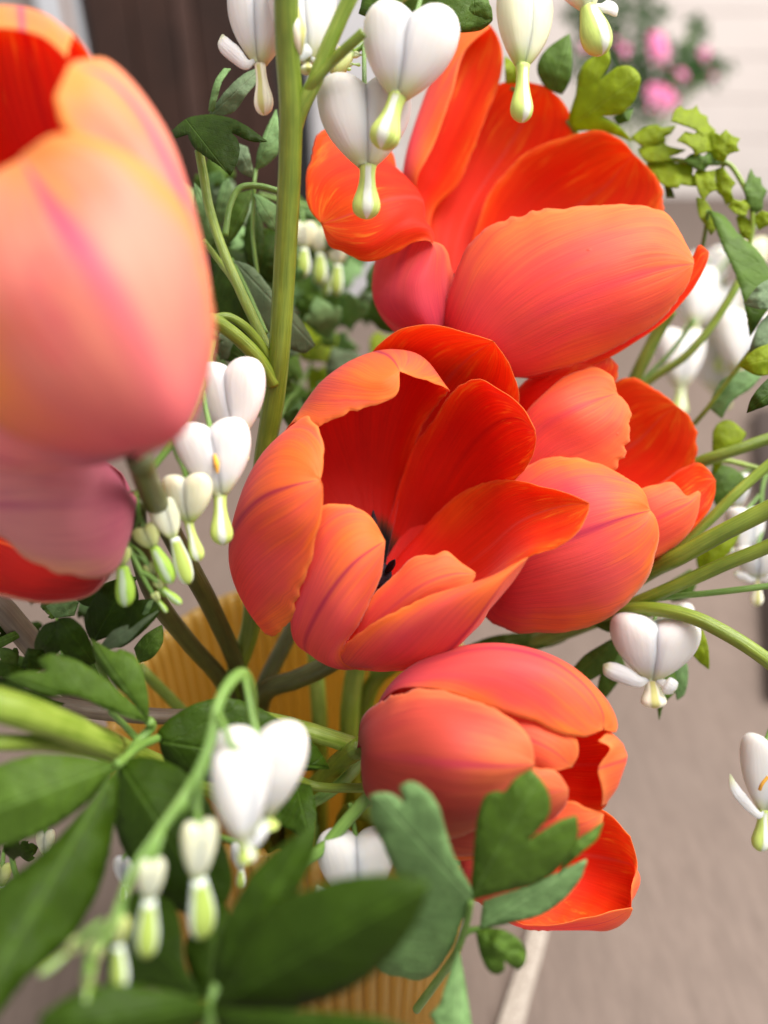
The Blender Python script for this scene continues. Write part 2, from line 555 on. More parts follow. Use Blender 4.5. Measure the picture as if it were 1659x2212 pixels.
def tulip(label, d0, base, petals, centre, out=None, inn=None, stem=None, stem_r=0.27, stem_mat=None, **kw):
    """petals: lists of columns of (x, y, depth offset in cm); base is shared by every column"""
    bx, by, bd = base
    B = P(bx, by, d0 + bd)
    root = thing("tulip", label, "tulip", B)
    C = P(centre[0], centre[1], d0 + centre[2])
    for k, pet in enumerate(petals):
        o = {}
        if isinstance(pet, tuple):
            pet, o = pet
        grid = []
        for c, col in enumerate(pet):
            f = (c / (len(pet) - 1) - 0.5) * 0.10
            start = B + CAMR @ Vector((f * 0.02, f * 0.02, 0)) + Vector((0.0003 * k, 0, 0.0004 * k))
            grid.append([start] + [P(x, y, d0 + d) for x, y, d in col])
        mo = o.pop('out', out or M_out)
        mi = o.pop('inn', inn or M_in)
        args = dict(kw)
        args.update(o)
        sheet("petal", grid, C, [mo, mi], root, **args)
    if stem:
        tube("stem", [P(*s) for s in stem], [stem_r * 0.9, stem_r, stem_r * 1.05], stem_mat or M_stem_dark, root, ridges=0)
    return root


def stamen(root, a, b, size=1.0):
    A, Bp = P(*a), P(*b)
    tube("filament", [A, A.lerp(Bp, .5) + Vector((0, 0, .001)), Bp], [0.09 * size, 0.05 * size], M_anther, root, 8)
    d = (Bp - A).normalized()
    tube("anther", [Bp - d * .003, Bp - d * .001, Bp + d * .002, Bp + d * .0045], [0.03, 0.085 * size, 0.08 * size, 0.015], M_anther, root, 10, ridges=2)


HP = [(.5, .26, .26, .02), (.488, .355, .15, .11), (.45, .43, .055, .165), (.39, .475, -.015, .205), (.32, .496, -.09, .23), (.24, .50, -.145, .25), (.14, .49, -.175, .258),
      (.03, .462, -.18, .252), (-.09, .412, -.165, .235), (-.2, .347, -.14, .205), (-.31, .265, -.10, .165), (-.4, .185, -.075, .125), (-.46, .125, -.05, .095), (-.5, .09, -.03, .07)]
DW = [(0, .070), (.10, .082), (.25, .098), (.42, .118), (.60, .128), (.76, .120), (.88, .098), (.96, .06), (1, .012)]
DP = [(0, .085), (.12, .074), (.28, .075), (.45, .090), (.62, .118), (.76, .132), (.88, .115), (.96, .07), (1, .012)]


def local_frame(cx, cy_, d, roll, yaw, tilt=0.0):
    R = Matrix.Rotation(math.radians(roll), 3, 'Z') @ Matrix.Rotation(math.radians(yaw), 3, 'Y') @ Matrix.Rotation(math.radians(tilt), 3, 'X')
    O = P(cx, cy_, d)
    s = 0.01 * d / PX           # metres per picture unit at that distance
    return lambda x, y, z: O + CAMR @ (R @ Vector((x * s, y * s, z * s)))


def heart(parent, cx, cy_, d, w, h, roll=0, yaw=0, drop=0, drop_w=1.0, droll=None, mat=None, dmat=None, wings=(), ped=None, tilt=0, notch=None, slit=False):
    """one bleeding heart flower: two pouches, drop of inner petals, reflexed tips, stalk"""
    F = local_frame(cx, cy_, d, roll, yaw, tilt)
    mat = mat or M_heart
    seed = rng.random() * 40
    verts, faces, uvs = [], [], []
    ns = 20
    for sgn in (1, -1):
        o = len(verts)
        # refine the outline table
        tab = catmull([Vector((y, xo, xi)) for y, xo, xi, b in HP], 22)
        tb = catmull([Vector((y, b, 0)) for y, xo, xi, b in HP], 22)
        asym = 1 + 0.06 * nz(seed, sgn * 3.0)
        for k in range(22):
            y, xo, xi = tab[k]
            b = tb[k].y
            c, a = (xo + xi) / 2, max((xo - xi) / 2, 0.004)
            for i in range(ns):
                t = 2 * math.pi * i / ns
                ct, st = math.cos(t), math.sin(t)
                bulge = 1 + 0.05 * nz(seed + sgn, y * 3, ct * 1.5) 
                rib = 1 - 0.10 * math.exp(-((ct - 0.25) / 0.16) ** 2) * max(0, min(1, (0.45 - y) * 2))
                x = c + a * (abs(ct) ** 0.9) * (1 if ct > 0 else -1)
                z = b * bulge * rib * (abs(st) ** 0.9) * (1 if st > 0 else -1)
                verts.append(F(sgn * x * w * asym, y * h * (1 + .02 * sgn * nz(seed)), z * w))
                uvs.append((i / ns, 0.5 - y))
        for k in range(21):
            for i in range(ns):
                i2 = (i + 1) % ns
                q = (o + k * ns + i, o + (k + 1) * ns + i, o + (k + 1) * ns + i2, o + k * ns + i2)
                faces.append(q if sgn < 0 else tuple(reversed(q)))
        faces.append(tuple(o + i for i in range(ns)))
        faces.append(tuple(o + 21 * ns + i for i in range(ns)))
    fl = mesh_obj("heart_flower", verts, faces, mat, parent, uvs)
    if drop:
        # inner petals hang from the point of the heart
        dr = math.radians(droll - roll if droll is not None else 0)
        cd, sd = math.cos(dr), math.sin(dr)
        wide = drop_w >= 1.5
        tab = catmull([Vector((s, r, 0)) for s, r in (DW if wide else DP)], 20)
        verts, faces, uvs = [], [], []
        for k in range(20):
            s, r, _ = tab[k]
            for i in range(ns):
                t = 2 * math.pi * i / ns
                rr = r * w * drop_w * (1 + 0.10 * abs(math.cos(t)) - 0.10 * math.exp(-((abs(math.cos(t)) - .45) / .12) ** 2) * min(1, s * 3))
                x, y, z = rr * math.cos(t), -s * drop, rr * 0.85 * math.sin(t)
                bend = 0.06 * drop * math.sin(s * 2.5 + seed)
                x += bend * 0.4
                verts.append(F(x * cd - y * sd, -.47 * h + x * sd + y * cd, z))
                uvs.append((i / ns, s))
        for k in range(19):
            for i in range(ns):
                i2 = (i + 1) % ns
                faces.append((k * ns + i, k * ns + i2, (k + 1) * ns + i2, (k + 1) * ns + i))
        faces.append(tuple(reversed(range(ns))))
        faces.append(tuple(19 * ns + i for i in range(ns)))
        mesh_obj("inner_petal", verts, faces, dmat or (M_drop_wide if wide else M_drop), fl, uvs)
    for sx, ex, ey in wings:
        # reflexed tip of an outer petal: a small spoon that bends out and up
        g = []
        path = [(sx * .03, -.46 * h / w, .05), (sx * .13, -.53 * h / w, .10), (sx * ex * .6, (-.50 + (ey + .5) * .30) * h / w, .13), (sx * ex * .92, (-.5 + (ey + .5) * .70) * h / w, .11), (sx * ex, ey * h / w, .05)]
        wd = (.02, .06, .10, .085, .008)
        for q in (-1, 0, 1):
            col = []
            for k, (x, y, z_) in enumerate(path):
                x2, y2, _ = path[min(k + 1, 4)]
                x1, y1, _ = path[max(k - 1, 0)]
                t = Vector((x2 - x1, y2 - y1)).normalized()
                col.append(F((x - t.y * q * wd[k]) * w, (y + t.x * q * wd[k]) * w, (z_ - abs(q) * wd[k] * .35) * w))
            g.append(col)
        sheet("outer_tip", g, F(0, h, -w), [mat, M_cream], fl, thick=0.05, serr=0.0, ripple=0.02)
    if slit:
        verts = [F(-.035 * w, .0 * h, .262 * w), F(.035 * w, .02 * h, .262 * w), F(.02 * w, -.30 * h, .245 * w), F(-.03 * w, -.27 * h, .245 * w)]
        tube("stamen_tip", [F(0, .02 * h, .235 * w), F(.01 * w, -.1 * h, .26 * w), F(0, -.22 * h, .24 * w)], [.03, .055, .02], M_pollen, fl, 8)
    if ped:
        end = F(0, .20 * h, 0)
        pts = [P(*q) for q in ped] + [F(0, .36 * h, 0), end]
        tube("pedicel", pts, [0.045, 0.05, 0.065], M_pedicel, fl, 9)
    return fl


def leaf(parent, pts, base, tip, mat, cross=0.0, fold=0.3, bend=0.3, wave=0.06, name="leaflet", step=None, under=None):
    """leaflet: outline (x, y) with its own distance along base -> tip, folded along the midrib"""
    n_out = max(60, len(pts) * 9)
    sharp = []
    for i, p in enumerate(pts):        # keep points and notches crisp
        a, b, c = Vector(pts[i - 1]), Vector(p), Vector(pts[(i + 1) % len(pts)])
        sharp.append((b.x, b.y))
        if (b - a).length > 1e-6 and (c - b).length > 1e-6 and (b - a).angle(c - b) > 0.95:
            m_ = (a - b).normalized() * 0.02
            sharp[-1] = (b.x + m_.x, b.y + m_.y)
            m_ = (c - b).normalized() * 0.02
            sharp.append((b.x + m_.x, b.y + m_.y))
    pts = sharp
    out = [Vector((p.x, p.y)) for p in catmull([Vector((x, y, 0)) for x, y in pts], n_out, closed=True)]
    bx, by, bd = base
    tx, ty, td = tip
    ax = Vector((tx - bx, ty - by))
    L = ax.length
    ax /= L
    px = Vector((-ax.y, ax.x))
    x0, x1 = min(p.x for p in out), max(p.x for p in out)
    y0, y1 = min(p.y for p in out), max(p.y for p in out)
    step = step or max((x1 - x0), (y1 - y0)) / 17
    seed = rng.random() * 80
    # little teeth and wobble on the margin
    out = [p + px * (nz(seed, i * 0.9) * step * 0.10) for i, p in enumerate(out)]
    inner = []
    y = y0 + step * .5
    k = 0
    while y < y1:
        x = x0 + step * (.5 if k % 2 else 0.0)
        while x < x1:
            q = Vector((x, y))
            c = False
            dmin = 1e9
            for i in range(n_out):
                a, b = out[i], out[(i + 1) % n_out]
                if (a.y > q.y) != (b.y > q.y) and q.x < (b.x - a.x) * (q.y - a.y) / (b.y - a.y) + a.x:
                    c = not c
                dmin = min(dmin, (a - q).length_squared)
            if c and dmin > (step * .45) ** 2:
                inner.append(q)
            x += step
        y += step * .87
        k += 1
    # the midrib gets its own vertices
    for i in range(1, 26):
        q = Vector((bx, by)) + ax * L * i / 26
        c = False
        for k2 in range(n_out):
            a, b = out[k2], out[(k2 + 1) % n_out]
            if (a.y > q.y) != (b.y > q.y) and q.x < (b.x - a.x) * (q.y - a.y) / (b.y - a.y) + a.x:
                c = not c
        if c and min((o_ - q).length for o_ in out) > step * .2:
            inner = [w_ for w_ in inner if (w_ - q).length > step * .4]
            inner.append(q)
    vs_, _, tris, _, _, _ = geometry.delaunay_2d_cdt(out + inner, [], [list(range(n_out))], 1, 1e-6)
    verts, uvs = [], []
    for q in vs_:
        r = q - Vector((bx, by))
        s, t = r.dot(ax) / L, r.dot(px)
        d = bd + (td - bd) * s + bend * (-4 * s * (1 - s)) + cross * t / 100 
        d += fold * (math.sqrt((t / 100) ** 2 + .004) - .063) + wave * (nz(seed, s * 3.5, t / L * 4) + .5 * nz(seed, s * 9, t / L * 10))
        d = max(d, 2)
        verts.append(P(q.x, q.y, d))
        uvs.append((t / L, s))
    o = mesh_obj(name, verts, [tuple(f) for f in tris], mat, parent, uvs)
    m = o.modifiers.new("thickness", 'SOLIDIFY')
    m.thickness = 0.00022
    m.offset = 0
    return o


def leaf_thing(label, loc, group=None, name="bleeding_heart_leaf"):
    return thing(name, label, "leaf", P(*loc), group)

# ------------------------------------------------------------------ the setting: table, wall, things far behind
def box(name, lo, hi, mat, parent=None, bev=0.002):
    (x0, y0, z0), (x1, y1, z1) = lo, hi
    v = [(x, y, z) for z in (z0, z1) for y in (y0, y1) for x in (x0, x1)]
    f = [(0, 2, 3, 1), (4, 5, 7, 6), (0, 1, 5, 4), (2, 6, 7, 3), (0, 4, 6, 2), (1, 3, 7, 5)]
    o = mesh_obj(name, v, f, mat, parent, smooth=False)
    m = o.modifiers.new("edge", 'BEVEL')
    m.width = bev
    m.segments = 2
    return o


def table_material():
    n = NT("table_linen")
    g = n.pos()
    mp = n.node("ShaderNodeMapping")
    n.put(mp.inputs['Vector'], g)
    mp.inputs['Scale'].default_value = (1.0, 0.16, 1.0)
    st = n.noise(mp.outputs[0], 210.0, 6.0, 0.68)
    st2 = n.noise(mp.outputs[0], 620.0, 4.0, 0.7)
    big = n.noise(g, 9.0, 3.0, 0.5)
    f = n.math('ADD', n.math('MULTIPLY', st, 0.65), n.math('MULTIPLY', st2, 0.35))
    c = n.mix(n.ramp(f, 0.36, 0.62), (0.140, 0.102, 0.083), (0.186, 0.138, 0.114))
    c = n.mix(n.math('MULTIPLY', n.ramp(big, 0.35, 0.7), 0.3), c, (0.125, 0.095, 0.08))
    return n.done(n.principled(c, 0.62, 0.3, n.bump(f, 0.5, 0.0006)))


TABLE_Y = on_plane(1470, 425).y
M_table = table_material()
tag(box("table_top", (-0.9, -0.30, -0.03), (1.15, TABLE_Y, 0.0), M_table), kind='structure',
    label="beige woven table top under the vase")
M_wallp = plain("wall_paint", (0.78, 0.70, 0.66), 0.7, 0.2, 0.04, 3)
WY = TABLE_Y + 0.22
wall = tag(box("wall", (-2.6, WY + 0.02, -1.0), (3.0, WY + 0.08, 1.8), M_wallp), kind='structure', label="pale wall of wide boards behind the table")
z = -0.62
k = 0
while z < 0.8:
    box("plank", (-0.12, WY, z), (3.0, WY + 0.018, z + 0.0885), M_wallp, wall, 0.003)
    z += 0.09
M_floor = plain("floor_dark", (0.10, 0.075, 0.06), 0.6, 0.3, 0.2, 8)
tag(box("floor", (-2.6, -0.6, -0.80), (3.0, WY + 0.02, -0.75), M_floor), kind='structure', label="dark floor under the table")
M_black = plain("black_rail", (0.012, 0.012, 0.014), 0.4, 0.5, 0.2, 40)
rail = thing("wall_rail", "thin black rail along the foot of the pale boards", "rail", (0.0, WY - 0.02, -0.02))
a = on_plane(1440, 420, 0.0)
sc_ = (WY - 0.02)
def at_y(x, y, Y):
    r = CAMR @ Vector(((x - 829.5) / PX, -(y - 1106.0) / PX, -1.0))
    return CAMP + r * (Y / r.y)
q0, q1 = at_y(1250, 424, sc_), at_y(1659, 446, sc_)
box("rail_bar", (0.35, sc_ - 0.005, q1.z), (2.6, sc_ + 0.012, q0.z), M_black, rail)
box("rail_bracket", (1.2, sc_ + 0.0125, q1.z + .002), (1.25, WY - 0.002, q0.z - .002), M_black, rail)

# dark wooden cupboard behind on the left, with a pale frame beside it
M_wood = plain("cupboard_wood", (0.034, 0.014, 0.009), 0.45, 0.4, 0.3, 14)
M_wood2 = plain("cupboard_groove", (0.060, 0.030, 0.023), 0.45, 0.4, 0.25, 14)
M_whitep = plain("white_paint", (0.55, 0.56, 0.60), 0.5, 0.4, 0.05, 5)
CY = 1.05
def cx_at(x, Y=CY, y=150):
    return at_y(x, y, Y).x
cup = thing("cupboard", "dark brown wooden cupboard with grooved boards behind the left tulips", "cupboard", (cx_at(400), CY + .1, -0.75))
edges = [205, 300, 392, 430, 520, 592]
for i, (xa, xb) in enumerate(zip(edges, edges[1:])):
    box("board", (cx_at(xa) + 0.001, CY - (0.004 if i == 2 else 0), -0.75), (cx_at(xb) - 0.001, CY + 0.02, 0.75), M_wood2 if i == 2 else M_wood, cup)
box("carcass", (cx_at(205) + .004, CY + 0.0205, -0.75), (cx_at(592) - .004, CY + 0.2, 0.75), M_wood, cup)
fr = thing("door_frame", "pale grey door frame with a thin tan strip beside the brown cupboard", "door frame", (cx_at(120), CY, -0.75))
box("jamb", (cx_at(-160), CY + .03, -0.75), (cx_at(158), CY + 0.08, 0.75), plain("jamb_beige", (0.40, 0.34, 0.31), .6, .3, .05, 4), fr)
box("jamb_strip", (cx_at(105), CY, -0.75), (cx_at(160), CY + 0.0295, 0.75), M_whitep, fr)
box("tan_strip", (cx_at(161), CY, -0.75), (cx_at(174), CY + 0.0295, 0.75), plain("tan", (0.30, 0.17, 0.11), .6, .3, .1, 10), fr)
box("jamb_edge", (cx_at(175), CY, -0.75), (cx_at(193), CY + 0.0295, 0.75), M_whitep, fr)
box("seal", (cx_at(193.5), CY, -0.75), (cx_at(204), CY + 0.03, 0.75), M_black, fr)
post = thing("wall_post", "pale grey post between the cupboard and the board wall", "post", (cx_at(760), CY + .05, -0.75))
box("post_shaft", (cx_at(668), CY, -0.75), (cx_at(860), CY + 0.05, 0.75), plain("post_grey", (0.50, 0.49, 0.51), .6, .3, .06, 6), post)
box("post_edge", (cx_at(594), CY + .01, -0.75), (cx_at(667), CY + 0.06, 0.75), M_black, post)

# dark chair back at the right edge
M_chair = plain("chair_dark", (0.035, 0.022, 0.018), 0.5, 0.4, 0.3, 20)
CHY = 0.62
ch = thing("chair", "dark brown chair seat pushed in at the right edge of the table", "chair", (0.50, 0.60, -0.75))
e0, e1 = on_plane(1628, 880, .012), on_plane(1706, 1490, .012)
def slab(name, quad, z0, z1, mat, parent):
    v = [(x, y, z0) for x, y in quad] + [(x, y, z1) for x, y in quad]
    f = [(3, 2, 1, 0), (4, 5, 6, 7)] + [(i, (i + 1) % 4, 4 + (i + 1) % 4, 4 + i) for i in range(4)]
    o = mesh_obj(name, v, f, mat, parent, smooth=False)
    m = o.modifiers.new("edge", 'BEVEL'); m.width = 0.004; m.segments = 2
    return o
slab("seat", [(e0.x, e0.y), (e1.x - .01, e1.y), (e1.x + .35, e1.y), (e0.x + .35, e0.y)], 0.001, 0.014, M_chair, ch)
for (lx, ly) in ((e0.x + .30, e0.y - .03), (e1.x + .30, e1.y + .03)):
    box("back_post", (lx, ly - .012, 0.0145), (lx + .024, ly + .012, 0.30), M_chair, ch)

# pale strip added for the light cast through the vase onto the table
M_streak = NT("light_streak_weave")
_w = M_streak.noise(M_streak.pos(), 900.0, 4.0, 0.7)
M_streak = M_streak.done(M_streak.principled(M_streak.mix(M_streak.ramp(_w, .35, .65), (0.30, 0.25, 0.21), (0.52, 0.46, 0.40)), 0.8, 0.2, M_streak.bump(_w, .6, .0008)))
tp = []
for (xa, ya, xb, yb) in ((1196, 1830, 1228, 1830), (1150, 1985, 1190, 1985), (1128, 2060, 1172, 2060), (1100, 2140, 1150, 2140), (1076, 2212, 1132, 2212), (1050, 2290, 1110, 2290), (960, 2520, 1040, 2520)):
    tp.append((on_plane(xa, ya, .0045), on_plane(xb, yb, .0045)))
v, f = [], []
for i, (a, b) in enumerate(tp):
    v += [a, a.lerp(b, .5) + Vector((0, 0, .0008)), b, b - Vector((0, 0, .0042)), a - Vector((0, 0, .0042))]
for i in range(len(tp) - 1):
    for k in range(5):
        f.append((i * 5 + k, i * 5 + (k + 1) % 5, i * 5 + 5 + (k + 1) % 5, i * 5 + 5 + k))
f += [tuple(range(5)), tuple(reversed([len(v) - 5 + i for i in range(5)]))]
tag(mesh_obj("light_streak_strip", v, f, M_streak, smooth=False), "cream woven strip standing in for the light streak beside the amber vase", "light streak")

# ------------------------------------------------------------------ vase
def amber_material():
    n = NT("amber_glass")
    col = (0.95, 0.68, 0.20)
    tr = n.node("ShaderNodeBsdfTransparent")
    n.put(tr.inputs[0], (0.96, 0.78, 0.26))
    body = n.principled((0.90, 0.66, 0.21), 0.06, 0.9)
    tl = n.translucent(col)
    s = n.mixsh(0.5, body, tl)
    s = n.mixsh(0.30, s, tr.outputs[0])
    gl = n.node("ShaderNodeBsdfGlass")
    n.put(gl.inputs[0], (0.97, 0.70, 0.20))
    n.put(gl.inputs['Roughness'], 0.03)
    n.put(gl.inputs['IOR'], 1.45)
    return n.done(n.mixsh(0.22, s, gl.outputs[0]))


RC = P(645, 1490, 22.2)
VH = RC.z
VR = 0.0545
vase = thing("vase", "ribbed amber glass vase holding all the flower stems", "vase", (RC.x, RC.y, 0))
NR, SUB = 76, 6
NA = NR * SUB
prof_o = [(0.0005, 0.90), (0.004, 0.955), (0.012, 0.975), (VH * .5, 0.985), (VH - .006, 1.0), (VH - .002, 1.0), (VH, 0.985)]
prof_i = [(VH, 0.965), (VH - .002, 0.952), (VH - .006, 0.948), (VH * .5, 0.935), (0.014, 0.925), (0.010, 0.88)]
verts, faces = [], []
rings = [(z, r, 1) for z, r in prof_o] + [(z, r, -1) for z, r in prof_i]
for z, r, s in rings:
    amp = 0.032 if 0.006 < z < VH - .0015 else 0.004
    for k in range(NA):
        a = 2 * math.pi * k / NA
        w = abs(math.cos(a * NR / 2)) ** 0.55 * 2 - 1
        rr = VR * (r + amp * w * s)
        verts.append((RC.x + rr * math.cos(a), RC.y + rr * math.sin(a), z))
nr = len(rings)
for j in range(nr - 1):
    for k in range(NA):
        k2 = (k + 1) % NA
        faces.append((j * NA + k, j * NA + k2, (j + 1) * NA + k2, (j + 1) * NA + k))
faces.append(tuple(reversed(range(NA))))
faces.append(tuple((nr - 1) * NA + k for k in range(NA)))
M_amber = amber_material()
mesh_obj("glass_body", verts, faces, M_amber, vase)

# ------------------------------------------------------------------ tulips
def into_vase(fr, to=0.0, ang=None, r=0.55, z=0.03):
    """points that take a stem on down inside the vase"""
    return []


def stem_in(pts, ox=0.0, oy=0.0):
    """stem through picture points, then down to the bottom of the vase"""
    q = [P(*p) for p in pts]
    end = Vector((RC.x + ox * VR * .8, RC.y + oy * VR * .8, 0.02))
    mid = q[-1].lerp(end, .5)
    return q + [mid, end]


def add_stem(root, pts, r, mat, ox=0.0, oy=0.0, inside=True, ridges=0, name="stem"):
    q = stem_in(pts, ox, oy) if inside else [P(*p) for p in pts]
    return tube(name, q, [r * .92, r, r * 1.02], mat, root, ridges=ridges)


# --- the wide open tulip in the middle
T3 = tulip("wide open coral tulip with a deep red inside, touching the white hearts' spray", 15.5, (800, 1280, 2.8), [
    # left
    ([[(640, 1150, 2.8), (610, 1010, 1.8), (640, 915, .9), (672, 899, .4), (701, 948, -.1), (697, 1018, -.45), (692, 1036, -.55)],
     [(640, 1220, 2.6), (530, 1110, 1.6), (555, 1000, .7), (620, 960, .0), (670, 1000, -.45), (691, 1037, -.55)],
     [(620, 1290, 2.4), (505, 1230, 1.5), (505, 1150, .6), (560, 1080, -.2), (630, 1050, -.6), (692, 1036, -.55)],
     [(640, 1295, 2.5), (540, 1318, 1.4), (530, 1260, .5), (580, 1180, -.2), (645, 1120, -.7), (693, 1060, -.7), (692, 1037, -.58)],
     [(700, 1300, 2.5), (605, 1325, 1.7), (575, 1366, .95), (600, 1376, .45), (635, 1333, .1), (662, 1255, -.3), (694, 1128, -.7), (697, 1055, -.7), (692, 1037, -.6)]],
     dict()),
    # lower left, two lobed
    [[(690, 1330, 1.5), (638, 1300, .5), (640, 1180, .2), (682, 1095, .0), (705, 1087, -.1), (760, 1090, -.1), (800, 1115, -.1), (832, 1168, -.1)],
     [(690, 1385, 1.3), (632, 1372, .4), (668, 1255, -.25), (730, 1160, -.4), (785, 1140, -.3), (832, 1168, -.1)],
     [(720, 1420, 1.2), (660, 1400, .3), (700, 1300, -.45), (760, 1220, -.6), (805, 1185, -.4), (832, 1168, -.1)],
     [(760, 1440, 1.0), (700, 1425, .2), (740, 1340, -.45), (790, 1260, -.45), (820, 1210, -.3), (832, 1170, -.1)],
     [(800, 1440, 1.0), (745, 1400, .3), (780, 1340, .0), (808, 1285, .0), (826, 1230, .0), (832, 1172, -.1)]],
    # lower, jagged
    ([[(740, 1410, .8), (790, 1310, .1), (820, 1268, .0), (860, 1232, -.1), (900, 1197, -.2), (935, 1196, -.3), (968, 1189, -.3), (995, 1213, -.3), (1027, 1236, -.3)],
     [(760, 1440, .8), (790, 1370, .0), (850, 1310, -.4), (920, 1260, -.6), (980, 1240, -.5), (1027, 1240, -.3)],
     [(800, 1450, .8), (830, 1395, .1), (890, 1340, -.2), (960, 1300, -.4), (1010, 1275, -.4), (1027, 1246, -.3)]], dict(serr=.03, out=M_out2)),
    # front bottom
    [[(720, 1400, 1.6), (712, 1430, .7), (740, 1393, .1), (800, 1345, -.4), (895, 1298, -.7), (965, 1273, -.8), (1065, 1243, -.9), (1140, 1203, -.8)],
     [(760, 1430, 1.5), (775, 1440, .6), (830, 1410, -.3), (910, 1350, -.8), (990, 1295, -1.0), (1075, 1250, -1.0), (1140, 1203, -.8)],
     [(830, 1440, 1.5), (860, 1443, .6), (940, 1425, .0), (1010, 1360, -.6), (1062, 1290, -.95), (1100, 1240, -.95), (1140, 1203, -.8)],
     [(880, 1420, 1.6), (910, 1443, .9), (970, 1408, .3), (1030, 1345, -.2), (1085, 1280, -.6), (1140, 1204, -.8)],
     [(930, 1350, 2.0), (970, 1400, 1.3), (1030, 1352, .6), (1080, 1285, .0), (1118, 1240, -.5), (1140, 1205, -.78)]],
    # right, inside showing
    ([[(940, 1110, 2.9), (1020, 1050, 2.4), (1095, 1035, 1.5), (1165, 1051, .6), (1225, 1064, .1), (1273, 1086, -.3)],
     [(960, 1250, 2.4), (1050, 1190, 1.8), (1120, 1130, 1.1), (1190, 1100, .5), (1240, 1090, .0), (1273, 1089, -.3)],
     [(960, 1310, 1.8), (1040, 1270, 1.0), (1100, 1232, .2), (1150, 1202, -.2), (1200, 1184, -.4), (1245, 1155, -.5), (1271, 1108, -.4), (1273, 1092, -.3)]],
     dict(inn=M_in2, serr=.014)),
    # right back
    ([[(850, 1090, 3.2), (890, 970, 2.95), (945, 890, 2.4), (985, 835, 1.8), (1035, 815, 1.4), (1080, 843, 1.0), (1130, 886, .5), (1156, 928, .3)],
     [(900, 1150, 3.5), (960, 1050, 3.2), (1020, 960, 2.6), (1080, 910, 1.8), (1125, 905, .9), (1156, 930, .3)],
     [(950, 1190, 3.0), (1040, 1110, 2.4), (1090, 1062, 1.8), (1130, 1017, 1.2), (1151, 980, .8), (1158, 948, .4), (1156, 933, .3)]], dict(serr=.016)),
    # top back
    ([[(820, 1080, 3.6), (790, 930, 3.6), (785, 800, 2.8), (810, 752, 2.2), (860, 715, 1.8), (930, 703, 1.6), (1010, 719, 1.5), (1067, 737, 1.5)],
     [(880, 1080, 3.8), (910, 930, 3.9), (960, 830, 3.3), (1010, 775, 2.4), (1045, 750, 1.9), (1067, 738, 1.5)],
     [(950, 1120, 3.5), (1050, 1000, 3.2), (1110, 920, 2.6), (1124, 868, 2.2), (1114, 815, 1.9), (1095, 776, 1.7), (1067, 739, 1.5)]], dict(serr=.014, inn=M_in2)),
    # upper left, rolled in
    ([[(700, 1120, 3.0), (610, 990, 2.2), (625, 920, 1.2), (690, 925, .4), (760, 898, .2), (825, 873, .2), (860, 850, .3), (863, 805, .4)],
     [(740, 1080, 3.3), (670, 920, 2.8), (690, 830, 1.8), (750, 815, .8), (820, 825, .3), (863, 804, .4)],
     [(790, 1040, 3.5), (780, 880, 3.1), (800, 768, 2.2), (828, 765, 1.4), (850, 780, .8), (864, 803, .4)],
     [(840, 1030, 3.5), (870, 880, 3.1), (900, 785, 2.4), (905, 768, 1.8), (890, 785, 1.0), (866, 803, .4)],
     [(870, 1050, 3.3), (915, 920, 2.9), (960, 860, 2.2), (974, 845, 1.6), (940, 828, 1.1), (905, 820, .7), (868, 804, .4)]], dict(serr=.02)),
], (830, 1080, 1.2))
add_stem(T3, [(800, 1285, 18.4), (760, 1395, 18.6), (715, 1432, 18.7), (640, 1468, 19.2), (570, 1500, 20.0)], .27, M_stem_dark, -.3, -.2)
for (x, y, d) in ((808, 1142, 18.0), (842, 1226, 17.3), (770, 1180, 17.5), (800, 1240, 17.2)):
    stamen(T3, (815 + (x - 815) * .2, 1260, 18.1), (x, y, d), 1.1)
tube("pistil", [P(812, 1275, 18.1), P(818, 1250, 17.7), P(820, 1240, 17.4)], [.25, .2, .3], M_anther, T3)

